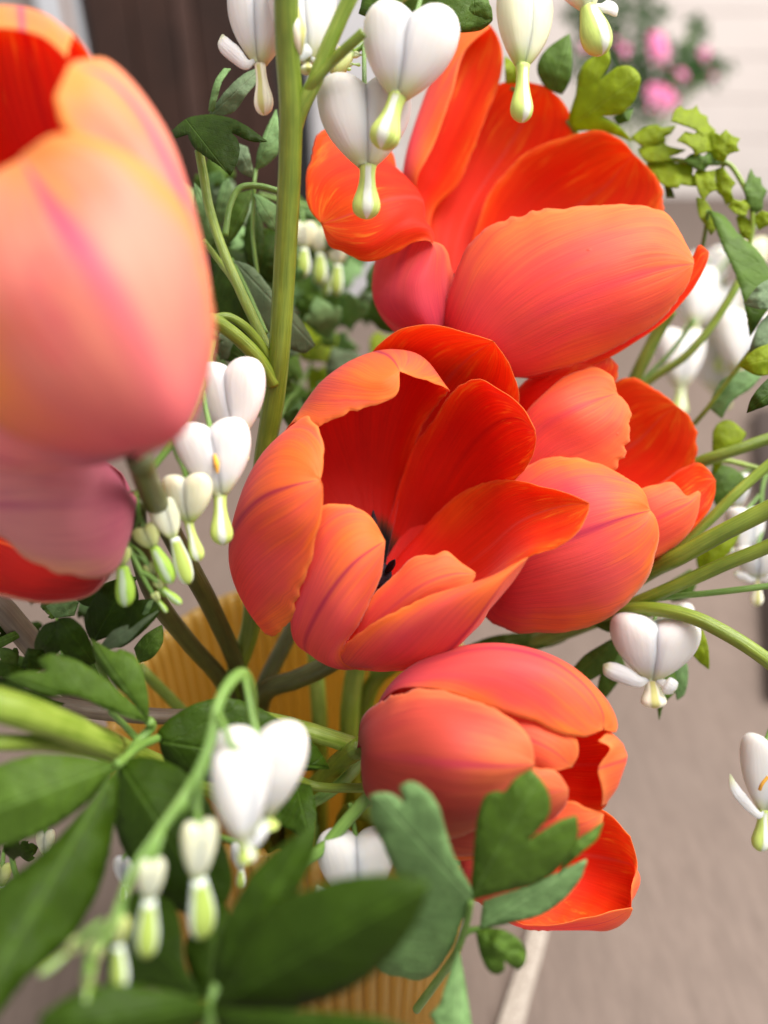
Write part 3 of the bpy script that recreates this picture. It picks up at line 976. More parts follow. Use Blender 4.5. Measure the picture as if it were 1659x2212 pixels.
# --- the tall open tulip behind it
T4 = tulip("large open orange red tulip leaning over behind the white heart flowers", 17.9, (960, 790, 1.6), [
    ([[(950, 700, .6), (978, 600, .1), (1020, 515, .0), (1110, 460, .0), (1245, 444, -.1), (1380, 441, -.1), (1445, 463, -.1), (1485, 530, -.1), (1499, 560, -.15)],
      [(1000, 730, .0), (1060, 640, -.5), (1160, 570, -.8), (1290, 530, -.9), (1400, 520, -.7), (1460, 540, -.4), (1499, 565, -.15)],
      [(1030, 770, .0), (1110, 710, -.6), (1220, 650, -1.0), (1330, 610, -1.0), (1430, 580, -.6), (1499, 570, -.15)],
      [(1050, 795, .2), (1140, 780, -.2), (1240, 730, -.6), (1350, 680, -.6), (1440, 625, -.4), (1498, 573, -.15)],
      [(1060, 815, .6), (1140, 812, .4), (1250, 788, .3), (1360, 738, .3), (1440, 682, .2), (1483, 622, .0), (1498, 578, -.15)]], dict(out=M_out2, serr=.022)),
    ([[(1200, 700, 1.2), (1400, 620, 1.0), (1490, 560, .7), (1510, 528, .6), (1531, 543, .5)],
      [(1200, 760, 1.0), (1400, 690, .8), (1500, 600, .5), (1531, 546, .5)],
      [(1150, 817, .75), (1300, 778, .65), (1430, 698, .55), (1492, 632, .45), (1523, 575, .4), (1532, 548, .5)]], dict(serr=.010, out=M_out2)),
    ([[(1000, 600, 3.2), (1020, 520, 3.2), (1060, 410, 3.2), (1120, 340, 3.0), (1180, 308, 2.7), (1250, 288, 2.4), (1290, 279, 2.2), (1340, 300, 2.1), (1370, 333, 2.2)],
      [(1040, 640, 3.4), (1130, 540, 3.8), (1230, 460, 3.6), (1310, 400, 3.0), (1350, 355, 2.5), (1371, 334, 2.2)],
      [(1150, 700, 2.6), (1300, 600, 2.4), (1400, 520, 2.0), (1439, 450, 1.8), (1433, 400, 1.9), (1400, 360, 2.1), (1372, 335, 2.2)]], dict(inn=M_in2, serr=.016)),
    ([[(900, 560, 3.6), (905, 450, 3.8), (955, 370, 3.7), (1005, 270, 3.5), (1040, 210, 3.2), (1080, 178, 2.9), (1125, 174, 2.7), (1172, 184, 2.6)],
      [(985, 540, 3.6), (1020, 440, 3.9), (1090, 330, 3.8), (1140, 250, 3.3), (1165, 205, 2.8), (1173, 185, 2.6)],
      [(1010, 560, 3.5), (1080, 450, 3.6), (1170, 370, 3.5), (1240, 312, 3.2), (1237, 260, 2.9), (1210, 212, 2.7), (1174, 185, 2.6)]], dict(inn=M_in2, serr=.014)),
    ([[(905, 430, 2.7), (900, 395, 2.5), (935, 320, 2.5), (975, 210, 2.4), (1005, 110, 2.4), (1056, 62, 2.4)],
      [(870, 430, 3.0), (875, 350, 2.8), (925, 190, 2.8), (975, 72, 2.7), (1028, 42, 2.6), (1058, 54, 2.4)],
      [(900, 450, 3.4), (930, 380, 3.4), (980, 260, 3.2), (1020, 150, 3.0), (1045, 85, 2.7), (1059, 55, 2.4)],
      [(935, 460, 3.4), (995, 392, 3.2), (1041, 280, 3.0), (1080, 175, 2.8), (1086, 115, 2.6), (1074, 76, 2.5), (1060, 55, 2.4)]],
     dict(inn=M_in2, serr=.014)),
    ([[(980, 640, .6), (978, 585, .3), (964, 535, .0), (934, 520, -.2), (894, 524, -.3), (854, 549, -.4), (789, 566, -.4), (738, 543, -.3), (712, 533, -.2), (696, 488, .0)],
      [(930, 700, .0), (905, 620, -.3), (935, 500, -.1), (880, 480, -.5), (800, 520, -.6), (740, 510, -.4), (695, 486, .0)],
      [(900, 712, .2), (850, 640, .0), (915, 440, .6), (850, 430, -.1), (770, 460, -.3), (694, 485, .0)],
      [(878, 720, .6), (812, 650, .6), (882, 390, 1.2), (810, 370, .6), (730, 400, .2), (693, 482, .0)],
      [(862, 725, 1.2), (805, 640, 1.4), (850, 335, 1.8), (770, 285, 1.4), (700, 268, 1.0), (668, 330, .6), (659, 400, .3), (666, 450, .1), (693, 482, .0)]],
     dict(inn=M_in2, serr=.012)),
], (1060, 520, 1.4))
stamen(T4, (965, 680, 20.0), (978, 620, 20.1), 1.1)
add_stem(T4, [(960, 792, 19.6), (930, 900, 20.0), (880, 1050, 20.6), (820, 1250, 21.3), (768, 1450, 21.8), (755, 1560, 22.0)], .30, M_stem_bright, .45, .1)

# --- tulip on the right, half behind the open one
T5 = tulip("coral tulip lying sideways with a magenta streak, beside the ribbed green stems", 17.6, (1050, 1180, 1.5), [
    ([[(1060, 1080, .6), (1110, 1020, .3), (1183, 988, .1), (1250, 991, .0), (1320, 1012, -.1), (1370, 1040, -.2), (1393, 1068, -.3), (1403, 1098, -.3)],
      [(1090, 1130, .0), (1170, 1080, -.5), (1260, 1060, -.8), (1340, 1070, -.7), (1385, 1085, -.5), (1404, 1100, -.3)],
      [(1090, 1210, -.2), (1170, 1180, -.8), (1260, 1150, -1.05), (1340, 1120, -.9), (1405, 1102, -.3)],
      [(1080, 1290, .2), (1170, 1280, -.5), (1270, 1240, -.9), (1350, 1185, -.8), (1400, 1130, -.5), (1406, 1104, -.3)],
      [(1040, 1325, .8), (1110, 1367, .5), (1201, 1371, .3), (1270, 1356, .1), (1340, 1317, -.1), (1402, 1250, -.2), (1426, 1165, -.3), (1417, 1118, -.3), (1408, 1105, -.3)]],
     dict(serr=.016)),
    ([[(1080, 1010, 1.2), (1130, 910, .8), (1180, 845, .6), (1240, 803, .6), (1285, 792, .6), (1320, 808, .5), (1333, 846, .4)],
      [(1110, 1030, .6), (1160, 932, .2), (1230, 890, -.05), (1290, 864, .15), (1334, 850, .4)],
      [(1140, 1090, .6), (1230, 1050, .3), (1300, 1035, .2), (1338, 1012, .2), (1361, 970, .2), (1372, 930, .2), (1362, 885, .3), (1345, 860, .38), (1335, 853, .4)]],
     dict(out=M_out2, serr=.022)),
    ([[(1080, 960, 1.8), (1118, 840, 1.6), (1185, 795, 1.4), (1245, 777, 1.3), (1285, 767, 1.2), (1308, 763, 1.2)],
      [(1110, 960, 1.5), (1170, 860, 1.0), (1230, 815, .9), (1280, 790, 1.0), (1310, 764, 1.2)],
      [(1180, 960, 1.6), (1260, 880, 1.5), (1330, 830, 1.5), (1339, 795, 1.4), (1312, 765, 1.2)]], dict(out=M_out2, serr=.022)),
    ([[(1150, 970, 2.6), (1260, 880, 2.6), (1335, 818, 2.2), (1360, 811, 2.1), (1405, 829, 2.0), (1440, 855, 1.9), (1460, 875, 1.8)],
      [(1180, 1080, 3.0), (1290, 1010, 3.0), (1380, 950, 2.6), (1430, 900, 2.1), (1461, 876, 1.8)],
      [(1250, 1150, 2.4), (1380, 1120, 2.2), (1470, 1090, 2.0), (1504, 1030, 1.9), (1514, 970, 1.8), (1509, 930, 1.8), (1488, 896, 1.8), (1463, 877, 1.8)]],
     dict(inn=M_in2, serr=.022)),
    ([[(1250, 1130, 1.0), (1340, 1070, .6), (1383, 1055, .4), (1420, 1047, .4), (1452, 1038, .4), (1467, 1052, .4), (1480, 1072, .4), (1508, 1060, .5)],
      [(1260, 1190, .4), (1360, 1150, .1), (1440, 1110, .0), (1490, 1085, .2), (1512, 1064, .5)],
      [(1260, 1260, .8), (1360, 1232, .5), (1425, 1202, .4), (1475, 1162, .4), (1507, 1112, .4), (1514, 1068, .5)]], dict(out=M_out2, serr=.018)),
    ([[(1400, 1060, 1.8), (1480, 1010, 1.6), (1508, 999, 1.5), (1530, 1014, 1.2), (1545, 1036, 1.0)],
      [(1400, 1130, 1.2), (1480, 1090, 1.0), (1520, 1060, 1.0), (1546, 1038, 1.0)],
      [(1300, 1262, 1.0), (1420, 1205, .8), (1493, 1149, .8), (1529, 1107, .9), (1544, 1070, 1.0), (1546, 1041, 1.0)]], dict(out=M_out2, serr=.005)),
], (1260, 1060, 1.0))
add_stem(T5, [(1052, 1182, 19.1), (1000, 1260, 20.3), (930, 1380, 21.2), (810, 1470, 21.9), (785, 1550, 22.2)], .26, M_stem, .5, .0)

# --- closed tulip below
T6 = tulip("half closed brick coral tulip behind the pale lobed leaf", 14.9, (778, 1610, 1.2), [
    ([[(850, 1485, 1.4), (940, 1440, 1.6), (1080, 1420, 1.5), (1200, 1440, 1.2), (1290, 1490, .8), (1333, 1560, .3), (1330, 1582, .0), (1304, 1576, -.2)],
      [(850, 1472, .7), (940, 1413, .6), (1070, 1390, .5), (1190, 1416, .3), (1270, 1472, .1), (1316, 1545, -.1), (1304, 1575, -.2)],
      [(850, 1480, .3), (950, 1445, -.1), (1070, 1430, -.4), (1180, 1455, -.5), (1262, 1512, -.4), (1303, 1574, -.2)],
      [(850, 1492, .1), (950, 1492, -.4), (1040, 1525, -.6), (1130, 1555, -.7), (1220, 1588, -.7), (1262, 1593, -.5), (1302, 1576, -.2)]], dict(serr=.014)),
    ([[(790, 1540, .3), (860, 1489, -.1), (950, 1489, -.4), (1030, 1514, -.7), (1105, 1551, -.9), (1144, 1595, -1.1), (1155, 1645, -1.2)],
      [(792, 1585, -.2), (870, 1555, -.9), (960, 1560, -1.3), (1050, 1590, -1.4), (1120, 1625, -1.3), (1155, 1648, -1.2)],
      [(795, 1630, -.5), (880, 1640, -1.3), (970, 1650, -1.7), (1070, 1655, -1.6), (1155, 1651, -1.2)],
      [(790, 1675, -.3), (870, 1720, -1.0), (960, 1740, -1.4), (1060, 1720, -1.4), (1125, 1685, -1.2), (1154, 1653, -1.2)],
      [(790, 1710, .1), (860, 1787, -.2), (950, 1817, -.5), (1040, 1792, -.8), (1120, 1732, -1.0), (1148, 1688, -1.1), (1153, 1656, -1.2)]], dict(out=M_out3, serr=.022)),
    ([[(900, 1580, .0), (1060, 1590, -.7), (1160, 1655, -.95), (1200, 1665, -.9), (1228, 1703, -.9)],
      [(900, 1700, -.6), (1050, 1720, -1.0), (1160, 1715, -1.1), (1228, 1706, -.9)],
      [(880, 1810, .2), (990, 1850, .0), (1100, 1835, -.2), (1180, 1782, -.5), (1222, 1740, -.8), (1228, 1709, -.9)]], dict(out=M_out3, serr=.014)),
    ([[(870, 1470, .35), (1000, 1485, .1), (1120, 1525, -.3), (1200, 1562, -.45), (1246, 1595, -.5), (1249, 1630, -.5), (1236, 1655, -.5)],
      [(1000, 1570, -.4), (1120, 1590, -.7), (1190, 1620, -.78), (1236, 1656, -.5)],
      [(1000, 1620, -.4), (1120, 1650, -.7), (1190, 1666, -.7), (1235, 1657, -.5)]], dict(out=M_out2, serr=.014)),
    ([[(1050, 1550, .6), (1200, 1570, .6), (1290, 1575, .3), (1312, 1575, .0), (1290, 1600, -.2)],
      [(1050, 1590, .9), (1200, 1600, .9), (1310, 1600, .5), (1346, 1610, .1), (1318, 1618, -.3)],
      [(1050, 1640, 1.0), (1200, 1650, 1.0), (1310, 1650, .5), (1353, 1640, .0), (1292, 1660, -.35)],
      [(1050, 1690, .9), (1200, 1710, .8), (1290, 1710, .4), (1337, 1692, .0), (1300, 1705, -.3)],
      [(1050, 1740, .7), (1200, 1760, .5), (1280, 1760, .3), (1311, 1742, .1), (1300, 1745, -.1)]], dict(out=M_out2, inn=M_in2, serr=.016, tip_serr=.03)),
    ([[(1000, 1700, .0), (1180, 1740, -.3), (1240, 1731, -.6), (1258, 1742, -.6), (1303, 1756, -.3)],
      [(1000, 1780, -.2), (1180, 1790, -.6), (1260, 1780, -.6), (1303, 1758, -.3)],
      [(950, 1842, .2), (1100, 1852, .0), (1200, 1842, -.2), (1255, 1814, -.4), (1296, 1788, -.4), (1303, 1760, -.3)]], dict(out=M_out2, serr=.022)),
], (1040, 1620, 0.2), out=M_out)
add_stem(T6, [(782, 1612, 16.1), (740, 1640, 17.2), (690, 1690, 18.6), (640, 1740, 20.0)], .25, M_stem, -.1, -.5)

# --- open red tulip lowest on the right
T7 = tulip("orange red tulip with a pale rolled rim hanging lowest over the table", 17.0, (1000, 1850, 1.0), [
    ([[(1150, 1740, 1.0), (1270, 1735, .9), (1320, 1762, .6), (1362, 1806, .3)],
      [(1150, 1810, 1.3), (1270, 1810, 1.2), (1345, 1835, .7), (1377, 1868, .3)],
      [(1150, 1880, 1.3), (1270, 1890, 1.2), (1350, 1900, .7), (1382, 1905, .2), (1364, 1915, -.1)],
      [(1120, 2004, .45), (1260, 2004, .35), (1328, 1990, .2), (1364, 1966, .0)]], dict(inn=M_in2, serr=.014)),
    ([[(1080, 1960, -.05), (1124, 1992, .0), (1254, 1985, -.2), (1320, 1966, -.2), (1365, 1960, -.1)],
      [(1090, 1980, .3), (1130, 2002, .3), (1254, 2000, .1), (1320, 1986, .0), (1366, 1962, -.1)],
      [(1100, 1990, .8), (1150, 2004, .8), (1254, 2012, .6), (1322, 2008, .4), (1356, 1988, .2), (1367, 1964, -.1)]], dict(out=M_out2, inn=M_in2, serr=.014)),
    ([[(1020, 1790, 1.2), (1100, 1760, 1.1), (1130, 1760, 1.0)],
      [(1030, 1860, 1.4), (1060, 1870, 1.5), (1120, 1850, 1.5)],
      [(1030, 1940, .9), (1060, 1970, .9), (1120, 1960, .9)]], dict(inn=M_in, serr=.022)),
    ([[(1010, 1820, .3), (1060, 1800, .3), (1150, 1780, .4)],
      [(1000, 1880, -.2), (1060, 1880, -.2), (1150, 1860, .1)],
      [(1000, 1930, .2), (1060, 1960, .1), (1130, 1960, .2)]], dict(out=M_out3, serr=.022)),
], (1200, 1880, 0.4), out=M_out)
add_stem(T7, [(1002, 1852, 18.0), (930, 1830, 18.3), (850, 1790, 18.8), (760, 1750, 19.8)], .24, M_stem, .2, -.4)

# --- big blurred tulip near the lens
T1 = tulip("big blurred peach and pink tulip close at the upper left", 10.6, (300, 985, .5), [
    ([[(420, 900, .1), (454, 760, -.2), (458, 630, -.3), (427, 490, -.5), (340, 372, -.9), (230, 303, -1.1), (120, 294, -1.1), (45, 335, -1.0)],
      [(410, 910, -.4), (400, 740, -1.0), (350, 570, -1.4), (250, 430, -1.5), (140, 350, -1.3), (46, 338, -1.0)],
      [(365, 930, -.9), (300, 750, -1.7), (200, 575, -2.0), (115, 450, -1.6), (45, 340, -1.0)],
      [(270, 960, -.9), (150, 830, -1.7), (50, 650, -1.9), (20, 480, -1.5), (43, 342, -1.0)],
      [(200, 990, -.3), (0, 925, -1.0), (-120, 720, -1.2), (-100, 500, -1.2), (-20, 380, -1.0), (42, 344, -1.0)]], dict()),
    ([[(150, 960, .2), (0, 880, -.5), (-150, 700, -.5)],
      [(150, 1000, .5), (0, 990, .0), (-150, 885, .0)],
      [(200, 1002, 1.0), (0, 1004, .8), (-150, 935, .8)]], dict(out=M_out_mauve)),
    ([[(380, 760, -.1), (330, 480, -.4), (220, 350, -.7), (140, 288, -.8), (118, 215, -.8), (150, 140, -.5)],
      [(430, 750, .2), (400, 520, -.1), (310, 330, -.4), (220, 200, -.5), (155, 138, -.4)],
      [(452, 720, .8), (424, 480, .6), (354, 290, .2), (250, 160, .0), (158, 135, -.3)],
      [(440, 700, 1.5), (410, 450, 1.4), (344, 262, 1.1), (240, 135, .7), (160, 130, -.1)]], dict()),
    ([[(-60, 860, -.2), (-170, 640, .0), (-160, 380, .1), (-70, 190, .4)],
      [(-40, 820, 1.0), (-220, 580, 1.3), (-210, 320, 1.1), (-75, 180, .5)],
      [(60, 760, 2.2), (-130, 470, 2.4), (-150, 260, 1.8), (-80, 175, .6)]], dict()),
    ([[(100, 700, 2.2), (-50, 400, 2.4), (-150, 150, 2.0), (-130, 30, 1.5), (-120, 80, 1.0)],
      [(200, 600, 2.8), (40, 300, 2.8), (0, 100, 2.3), (0, 14, 1.5), (0, 62, .9)],
      [(290, 600, 2.6), (170, 280, 2.4), (110, 100, 1.9), (85, 27, 1.2), (90, 80, .7)],
      [(350, 600, 2.2), (260, 300, 1.8), (200, 130, 1.3), (165, 82, .8), (150, 130, .4)]], dict(inn=M_in)),
], (150, 620, .3), out=M_out_pale)
add_stem(T1, [(300, 988, 12.3), (325, 1060, 13.6), (385, 1180, 15.6), (455, 1310, 18.0), (505, 1420, 19.8), (530, 1500, 21.0)], .24, M_stem_dark, -.1, .2)

# --- dusky tulip under it, opening to the left
T2 = tulip("dusky mauve tulip below the big blurred one, dark red inside", 13.6, (288, 1070, .6), [
    ([[(230, 1000, -.3), (120, 960, -.9), (0, 970, -1.0), (-110, 1010, -.7), (-180, 1075, -.3)],
      [(260, 1080, -.6), (150, 1090, -1.3), (20, 1090, -1.3), (-100, 1090, -.9), (-180, 1078, -.3)],
      [(278, 1170, .1), (238, 1244, -.1), (150, 1245, -.6), (75, 1220, -.8), (0, 1164, -.9), (-100, 1130, -.7), (-180, 1082, -.3)]], dict(serr=.022)),
    ([[(230, 1230, 1.6), (100, 1200, 1.8), (-70, 1150, 1.8), (-170, 1180, 1.2)],
      [(220, 1262, 1.0), (100, 1285, .9), (-70, 1250, .9), (-170, 1186, 1.1)],
      [(205, 1272, .4), (100, 1298, .2), (40, 1288, .1), (-90, 1240, .3), (-170, 1192, 1.0)]], dict(serr=.022)),
    ([[(250, 1010, 1.4), (100, 960, 1.8), (-80, 985, 1.8), (-190, 1070, 1.2)],
      [(260, 1090, 2.0), (100, 1080, 2.4), (-80, 1080, 2.2), (-190, 1076, 1.2)],
      [(240, 1180, 1.8), (100, 1190, 2.0), (-80, 1150, 1.9), (-190, 1082, 1.2)]], dict(serr=.022)),
], (100, 1120, .3), out=M_out_mauve, inn=M_in_deep)
add_stem(T2, [(290, 1075, 14.2), (300, 1180, 15.2), (335, 1290, 16.8), (410, 1390, 18.6), (490, 1490, 20.4)], .23, M_stem_dark, -.3, .0)

# ------------------------------------------------------------------ bleeding heart sprays
def spray(label, loc, group=None):
    return thing("bleeding_heart_spray", label, "flower spray", P(*loc), group)


def bract(parent, pts, r=.03):
    tube("bract", [P(*p) for p in pts], [r, r * 1.1, r * .25], M_pedicel, parent, 7)


# --- tall main stem with its forks, and the hearts that hang at the top
S0 = spray("thick upright green stem forking at the top beside the upper tulip", (500, 1480, 20.0))
add_stem(S0, [(618, -60, 14.0), (619, 40, 14.3), (622, 120, 14.6), (628, 220, 14.9), (627, 330, 15.3), (620, 480, 15.8), (612, 620, 16.3), (605, 740, 16.7),
              (592, 860, 17.3), (572, 980, 17.9), (556, 1180, 18.9), (540, 1360, 19.8), (505, 1480, 20.6)], .255, M_stem, -.2, .3, ridges=6)
add_stem(S0, [(775, -40, 14.2), (740, 30, 14.4), (705, 110, 14.6), (678, 180, 14.8), (650, 235, 15.0), (634, 290, 15.3)], .155, M_stem_bright, inside=False, name="branch")
add_stem(S0, [(785, 70, 14.3), (755, 98, 14.4), (715, 135, 14.6), (680, 175, 14.7), (648, 225, 15.0)], .105, M_stem, inside=False, name="branch")
add_stem(S0, [(455, 690, 15.6), (475, 700, 15.8), (520, 735, 16.2), (560, 778, 16.6), (592, 830, 17.0)], .165, M_stem, inside=False, name="branch")
add_stem(S0, [(460, 688, 16.0), (490, 684, 16.1), (525, 702, 16.3), (560, 740, 16.6), (588, 785, 16.9)], .10, M_stem, inside=False, name="branch")
add_stem(S0, [(430, 325, 17.4), (440, 380, 17.5), (450, 440, 17.5), (478, 530, 17.3), (520, 630, 17.1), (560, 715, 17.1), (583, 765, 17.1)], .115, M_stem_bright, inside=False, name="branch")
add_stem(S0, [(600, 412, 17.9), (560, 402, 17.8), (520, 405, 17.7), (498, 440, 17.6), (486, 510, 17.5)], .075, M_pedicel, inside=False, name="branch")
add_stem(S0, [(440, 520, 18.0), (470, 560, 17.9), (500, 600, 17.5), (525, 645, 17.2)], .075, M_stem_bright, inside=False, name="branch")

A1 = spray("two plump white hearts hanging one above the other over the orange tulip", (905, -20, 15.00))
heart(A1, 880, 117, 14.70, 207, 192, roll=-11, yaw=-8, drop=122, drop_w=1.15, droll=-20, ped=[(915, -30, 15.00), (905, 10, 14.90), (895, 45, 14.80)])
heart(A1, 789, 267, 15.50, 203, 188, roll=2, yaw=8, drop=118, drop_w=1.05, droll=1, ped=[(786, 100, 15.80), (787, 160, 15.60), (787, 200, 15.50)])
tube("stem", [P(1000, -120, 15.30), P(915, -32, 15.02), P(840, 20, 15.50), P(786, 98, 15.80), P(762, 118, 15.90)], [.08, .07, .04], M_pedicel, A1)
for (x, y, s) in ((735, 128, 2.60), (752, 138, .8), (728, 148, .9), (770, 118, .7)):
    heart(A1, x, y, 15.85, 24 * s, 26 * s, roll=70 + 20 * s, drop=22 * s, drop_w=1.3, mat=M_budgreen, dmat=M_drop_bud)

A2 = spray("white heart with a pale green drop hanging before the red petal tip", (1130, -40, 15.60))
heart(A2, 1131, 62, 15.60, 136, 168, roll=-3, yaw=28, drop=122, drop_w=1.35, droll=2, ped=[(1120, -60, 15.90), (1119, -25, 15.70), (1118, 0, 15.60)], mat=M_cream)
tube("stem", [P(1330, -150, 16.20), P(1240, -110, 16.10), P(1120, -62, 15.90)], [.07, .05], M_pedicel, A2)
A3 = spray("white heart cut by the top edge, its lime green tip by the lobed leaf", (1262, -60, 15.80))
heart(A3, 1248, -60, 15.80, 150, 170, roll=16, yaw=20, drop=105, drop_w=1.7, droll=18, dmat=M_drop, wings=((1, .42, -.62),), ped=[(1330, -240, 16.20), (1290, -190, 16.00)])

A4 = spray("opened white hearts with reflexed tips beside the thick upright stem", (600, -60, 15.2))
heart(A4, 565, 42, 15.6, 165, 195, roll=-2, yaw=-18, drop=118, drop_w=.9, droll=4, dmat=M_drop_white, wings=((-1, .55, -.12),), ped=[(590, -120, 15.8), (572, -60, 15.7)])
heart(A4, 655, 38, 15.1, 150, 195, roll=5, yaw=15, drop=30, drop_w=.8, dmat=M_drop_white, wings=((1, .42, -.22), (-1, .06, -.25)), ped=[(680, -120, 15.4), (662, -60, 15.2)])
tube("stem", [P(560, -160, 15.9), P(590, -122, 15.8), P(680, -122, 15.4), P(760, -60, 14.6)], [.06, .08], M_pedicel, A4)
tube("inner_lip", [P(618, -10, 14.55), P(632, 40, 14.45), P(643, 90, 14.45), P(647, 118, 14.6)], [.12, .19, .22, .05], M_drop_white, A4, 12)

# --- spray of hearts and buds between the big tulip and the open one
B1 = spray("curving spray of white hearts shrinking to green buds beside the blurred tulip", (462, 705, 15.50))
tube("stem", [P(*p) for p in ((470, 690, 17.00), (458, 740, 15.90), (450, 778, 15.30), (437, 833, 14.90), (404, 913, 14.50), (364, 968, 14.30), (327, 1015, 14.20), (291, 1077, 14.10), (269, 1124, 14.10),
                              (276, 1172, 14.10), (298, 1222, 14.10), (320, 1266, 14.10), (350, 1312, 14.10))], [.085, .09, .085, .075, .065, .055, .03], M_pedicel, B1, n=70)
heart(B1, 502, 864, 15.20, 158, 172, roll=6, yaw=-10, drop=60, ped=[(452, 770, 15.30), (464, 795, 15.20), (478, 815, 15.20)])
heart(B1, 464, 990, 14.60, 167, 164, roll=10, yaw=12, drop=112, drop_w=1.0, droll=2, slit=True, ped=[(438, 830, 14.90), (444, 880, 14.80), (452, 915, 14.70)])
heart(B1, 406, 1076, 14.35, 113, 106, roll=4, yaw=-5, drop=90, drop_w=1.0, droll=12, mat=M_cream, ped=[(372, 955, 14.30), (383, 985, 14.30), (398, 1015, 14.30)])
heart(B1, 361, 1122, 14.15, 66, 92, roll=18, yaw=25, drop=105, drop_w=2.0, droll=20, mat=M_cream, ped=[(323, 1020, 14.20), (330, 1055, 14.15), (340, 1080, 14.15)])
heart(B1, 321, 1160, 14.10, 60, 56, roll=24, drop=86, drop_w=2.2, droll=27, mat=M_budgreen, dmat=M_drop_bud, ped=[(294, 1075, 14.10), (300, 1110, 14.10)])
heart(B1, 262, 1203, 14.00, 45, 44, roll=4, drop=88, drop_w=3.3, droll=6, mat=M_budgreen, dmat=M_drop_bud, ped=[(268, 1122, 14.10), (261, 1145, 14.05), (259, 1170, 14.00)])
heart(B1, 328, 1232, 14.20, 30, 36, roll=28, drop=50, drop_w=2.6, droll=34, mat=M_budgreen, dmat=M_drop_bud, ped=[(285, 1195, 14.10), (305, 1205, 14.15)])
heart(B1, 345, 1262, 14.10, 22, 26, roll=40, drop=52, drop_w=3.0, droll=48, mat=M_budgreen, dmat=M_drop_bud, ped=[(306, 1235, 14.10), (325, 1245, 14.10)])
heart(B1, 338, 1290, 14.05, 18, 22, roll=30, drop=30, drop_w=2.2, droll=35, mat=M_budgreen, dmat=M_drop_bud)
bract(B1, [(268, 1126, 14.10), (248, 1145, 14.10), (234, 1165, 14.10), (240, 1188, 14.10)], .018)
bract(B1, [(293, 1078, 14.10), (298, 1120, 14.05), (290, 1150, 14.05), (286, 1165, 14.05)], .02)
bract(B1, [(276, 1172, 14.10), (300, 1190, 14.05), (318, 1208, 14.05)], .025)
bract(B1, [(327, 1013, 14.20), (322, 1032, 14.15), (326, 1050, 14.15)], .03)
bract(B1, [(448, 800, 15.20), (456, 830, 15.15), (446, 870, 15.15)], .035)

# --- nodding spray at the lower left, blurred towards the lens
B2 = spray("arching spray with two white hearts and pale buds over the dark leaves", (545, 1560, 14.0))
tube("stem", [P(*p) for p in ((552, 1600, 14.6), (545, 1546, 13.8), (538, 1480, 12.9), (522, 1455, 12.5), (497, 1474, 12.2), (471, 1524, 11.8), (459, 1586, 11.5), (438, 1646, 11.2), (400, 1716, 10.9),
                              (350, 1788, 10.5), (290, 1878, 10.0), (262, 1946, 9.8), (238, 2010, 9.6), (190, 2070, 9.4))], [.11, .115, .105, .09, .075, .06, .04], M_pedicel, B2, n=80)
add_stem(B2, [(552, 1598, 14.6), (556, 1680, 16.5), (560, 1750, 19.0)], .11, M_pedicel, -.1, -.4)
heart(B2, 564, 1664, 11.9, 214, 196, roll=4, yaw=6, drop=40, ped=[(528, 1460, 12.5), (538, 1510, 12.2), (550, 1570, 12.0)])
heart(B2, 524, 1716, 11.0, 150, 206, roll=2, yaw=58, drop=55, drop_w=1.1, droll=14, wings=((1, .35, -.42),), ped=[(470, 1540, 11.6), (485, 1570, 11.4), (500, 1610, 11.2)])
heart(B2, 430, 1838, 10.6, 80, 132, roll=-2, yaw=30, drop=132, drop_w=2.6, droll=4, mat=M_cream, ped=[(440, 1640, 11.2), (432, 1690, 11.0), (426, 1750, 10.8)])
heart(B2, 326, 1902, 10.1, 58, 92, roll=-4, yaw=20, drop=125, drop_w=3.0, droll=-2, mat=M_cream, ped=[(352, 1785, 10.5), (342, 1820, 10.3), (332, 1850, 10.2)])
heart(B2, 256, 2012, 9.7, 46, 64, roll=-2, drop=108, drop_w=2.8, droll=1, mat=M_budgreen, ped=[(268, 1930, 9.8), (262, 1960, 9.8)])
heart(B2, 205, 2060, 9.5, 34, 46, roll=-12, drop=95, drop_w=2.2, droll=-10, mat=M_budgreen, dmat=M_drop_bud, ped=[(240, 2005, 9.6)])
heart(B2, 160, 2045, 9.5, 30, 40, roll=-48, drop=80, drop_w=2.2, droll=-52, mat=M_budgreen, dmat=M_drop_bud, ped=[(225, 1990, 9.6), (190, 2015, 9.5)])
heart(B2, 190, 2115, 9.4, 24, 30, roll=-5, drop=62, drop_w=2.0, mat=M_budgreen, dmat=M_drop_bud, ped=[(192, 2068, 9.4)])
bract(B2, [(455, 1600, 11.4), (448, 1640, 11.3), (452, 1672, 11.2)], .05)
bract(B2, [(404, 1712, 10.9), (398, 1745, 10.8), (385, 1765, 10.8)], .05)

# --- single hearts in other places
B3 = spray("white heart half hidden behind the big dark leaf before the amber glass", (800, 1715, 15.0))
heart(B3, 772, 1872, 14.9, 170, 158, roll=2, drop=70, wings=((-1, .52, -.20),), ped=[(756, 1735, 15.0), (764, 1780, 15.0), (771, 1820, 14.95)])
tube("stem", [P(860, 1690, 15.6), P(802, 1718, 15.1), P(756, 1765, 14.9), P(700, 1830, 14.7), P(655, 1865, 14.6), P(610, 1930, 14.8)], [.13, .13, .10], M_pedicel, B3)

B4 = spray("bright white open heart below the curved green stem over the table", (1430, 1330, 18.6))
heart(B4, 1412, 1398, 18.2, 186, 140, roll=-4, yaw=-10, drop=66, drop_w=1.0, droll=3, dmat=M_drop_white, wings=((-1, .55, -.33), (1, .25, -.62)), ped=[(1425, 1310, 18.9), (1415, 1335, 18.6), (1410, 1352, 18.4)])
heart(B4, 1468, 1345, 19.4, 70, 80, roll=10, drop=20, ped=[(1450, 1312, 18.9)])
tube("stem", [P(1250, 1290, 19.6), P(1340, 1300, 19.2), P(1425, 1309, 18.95), P(1470, 1312, 19.2)], [.06, .05], M_pedicel, B4)

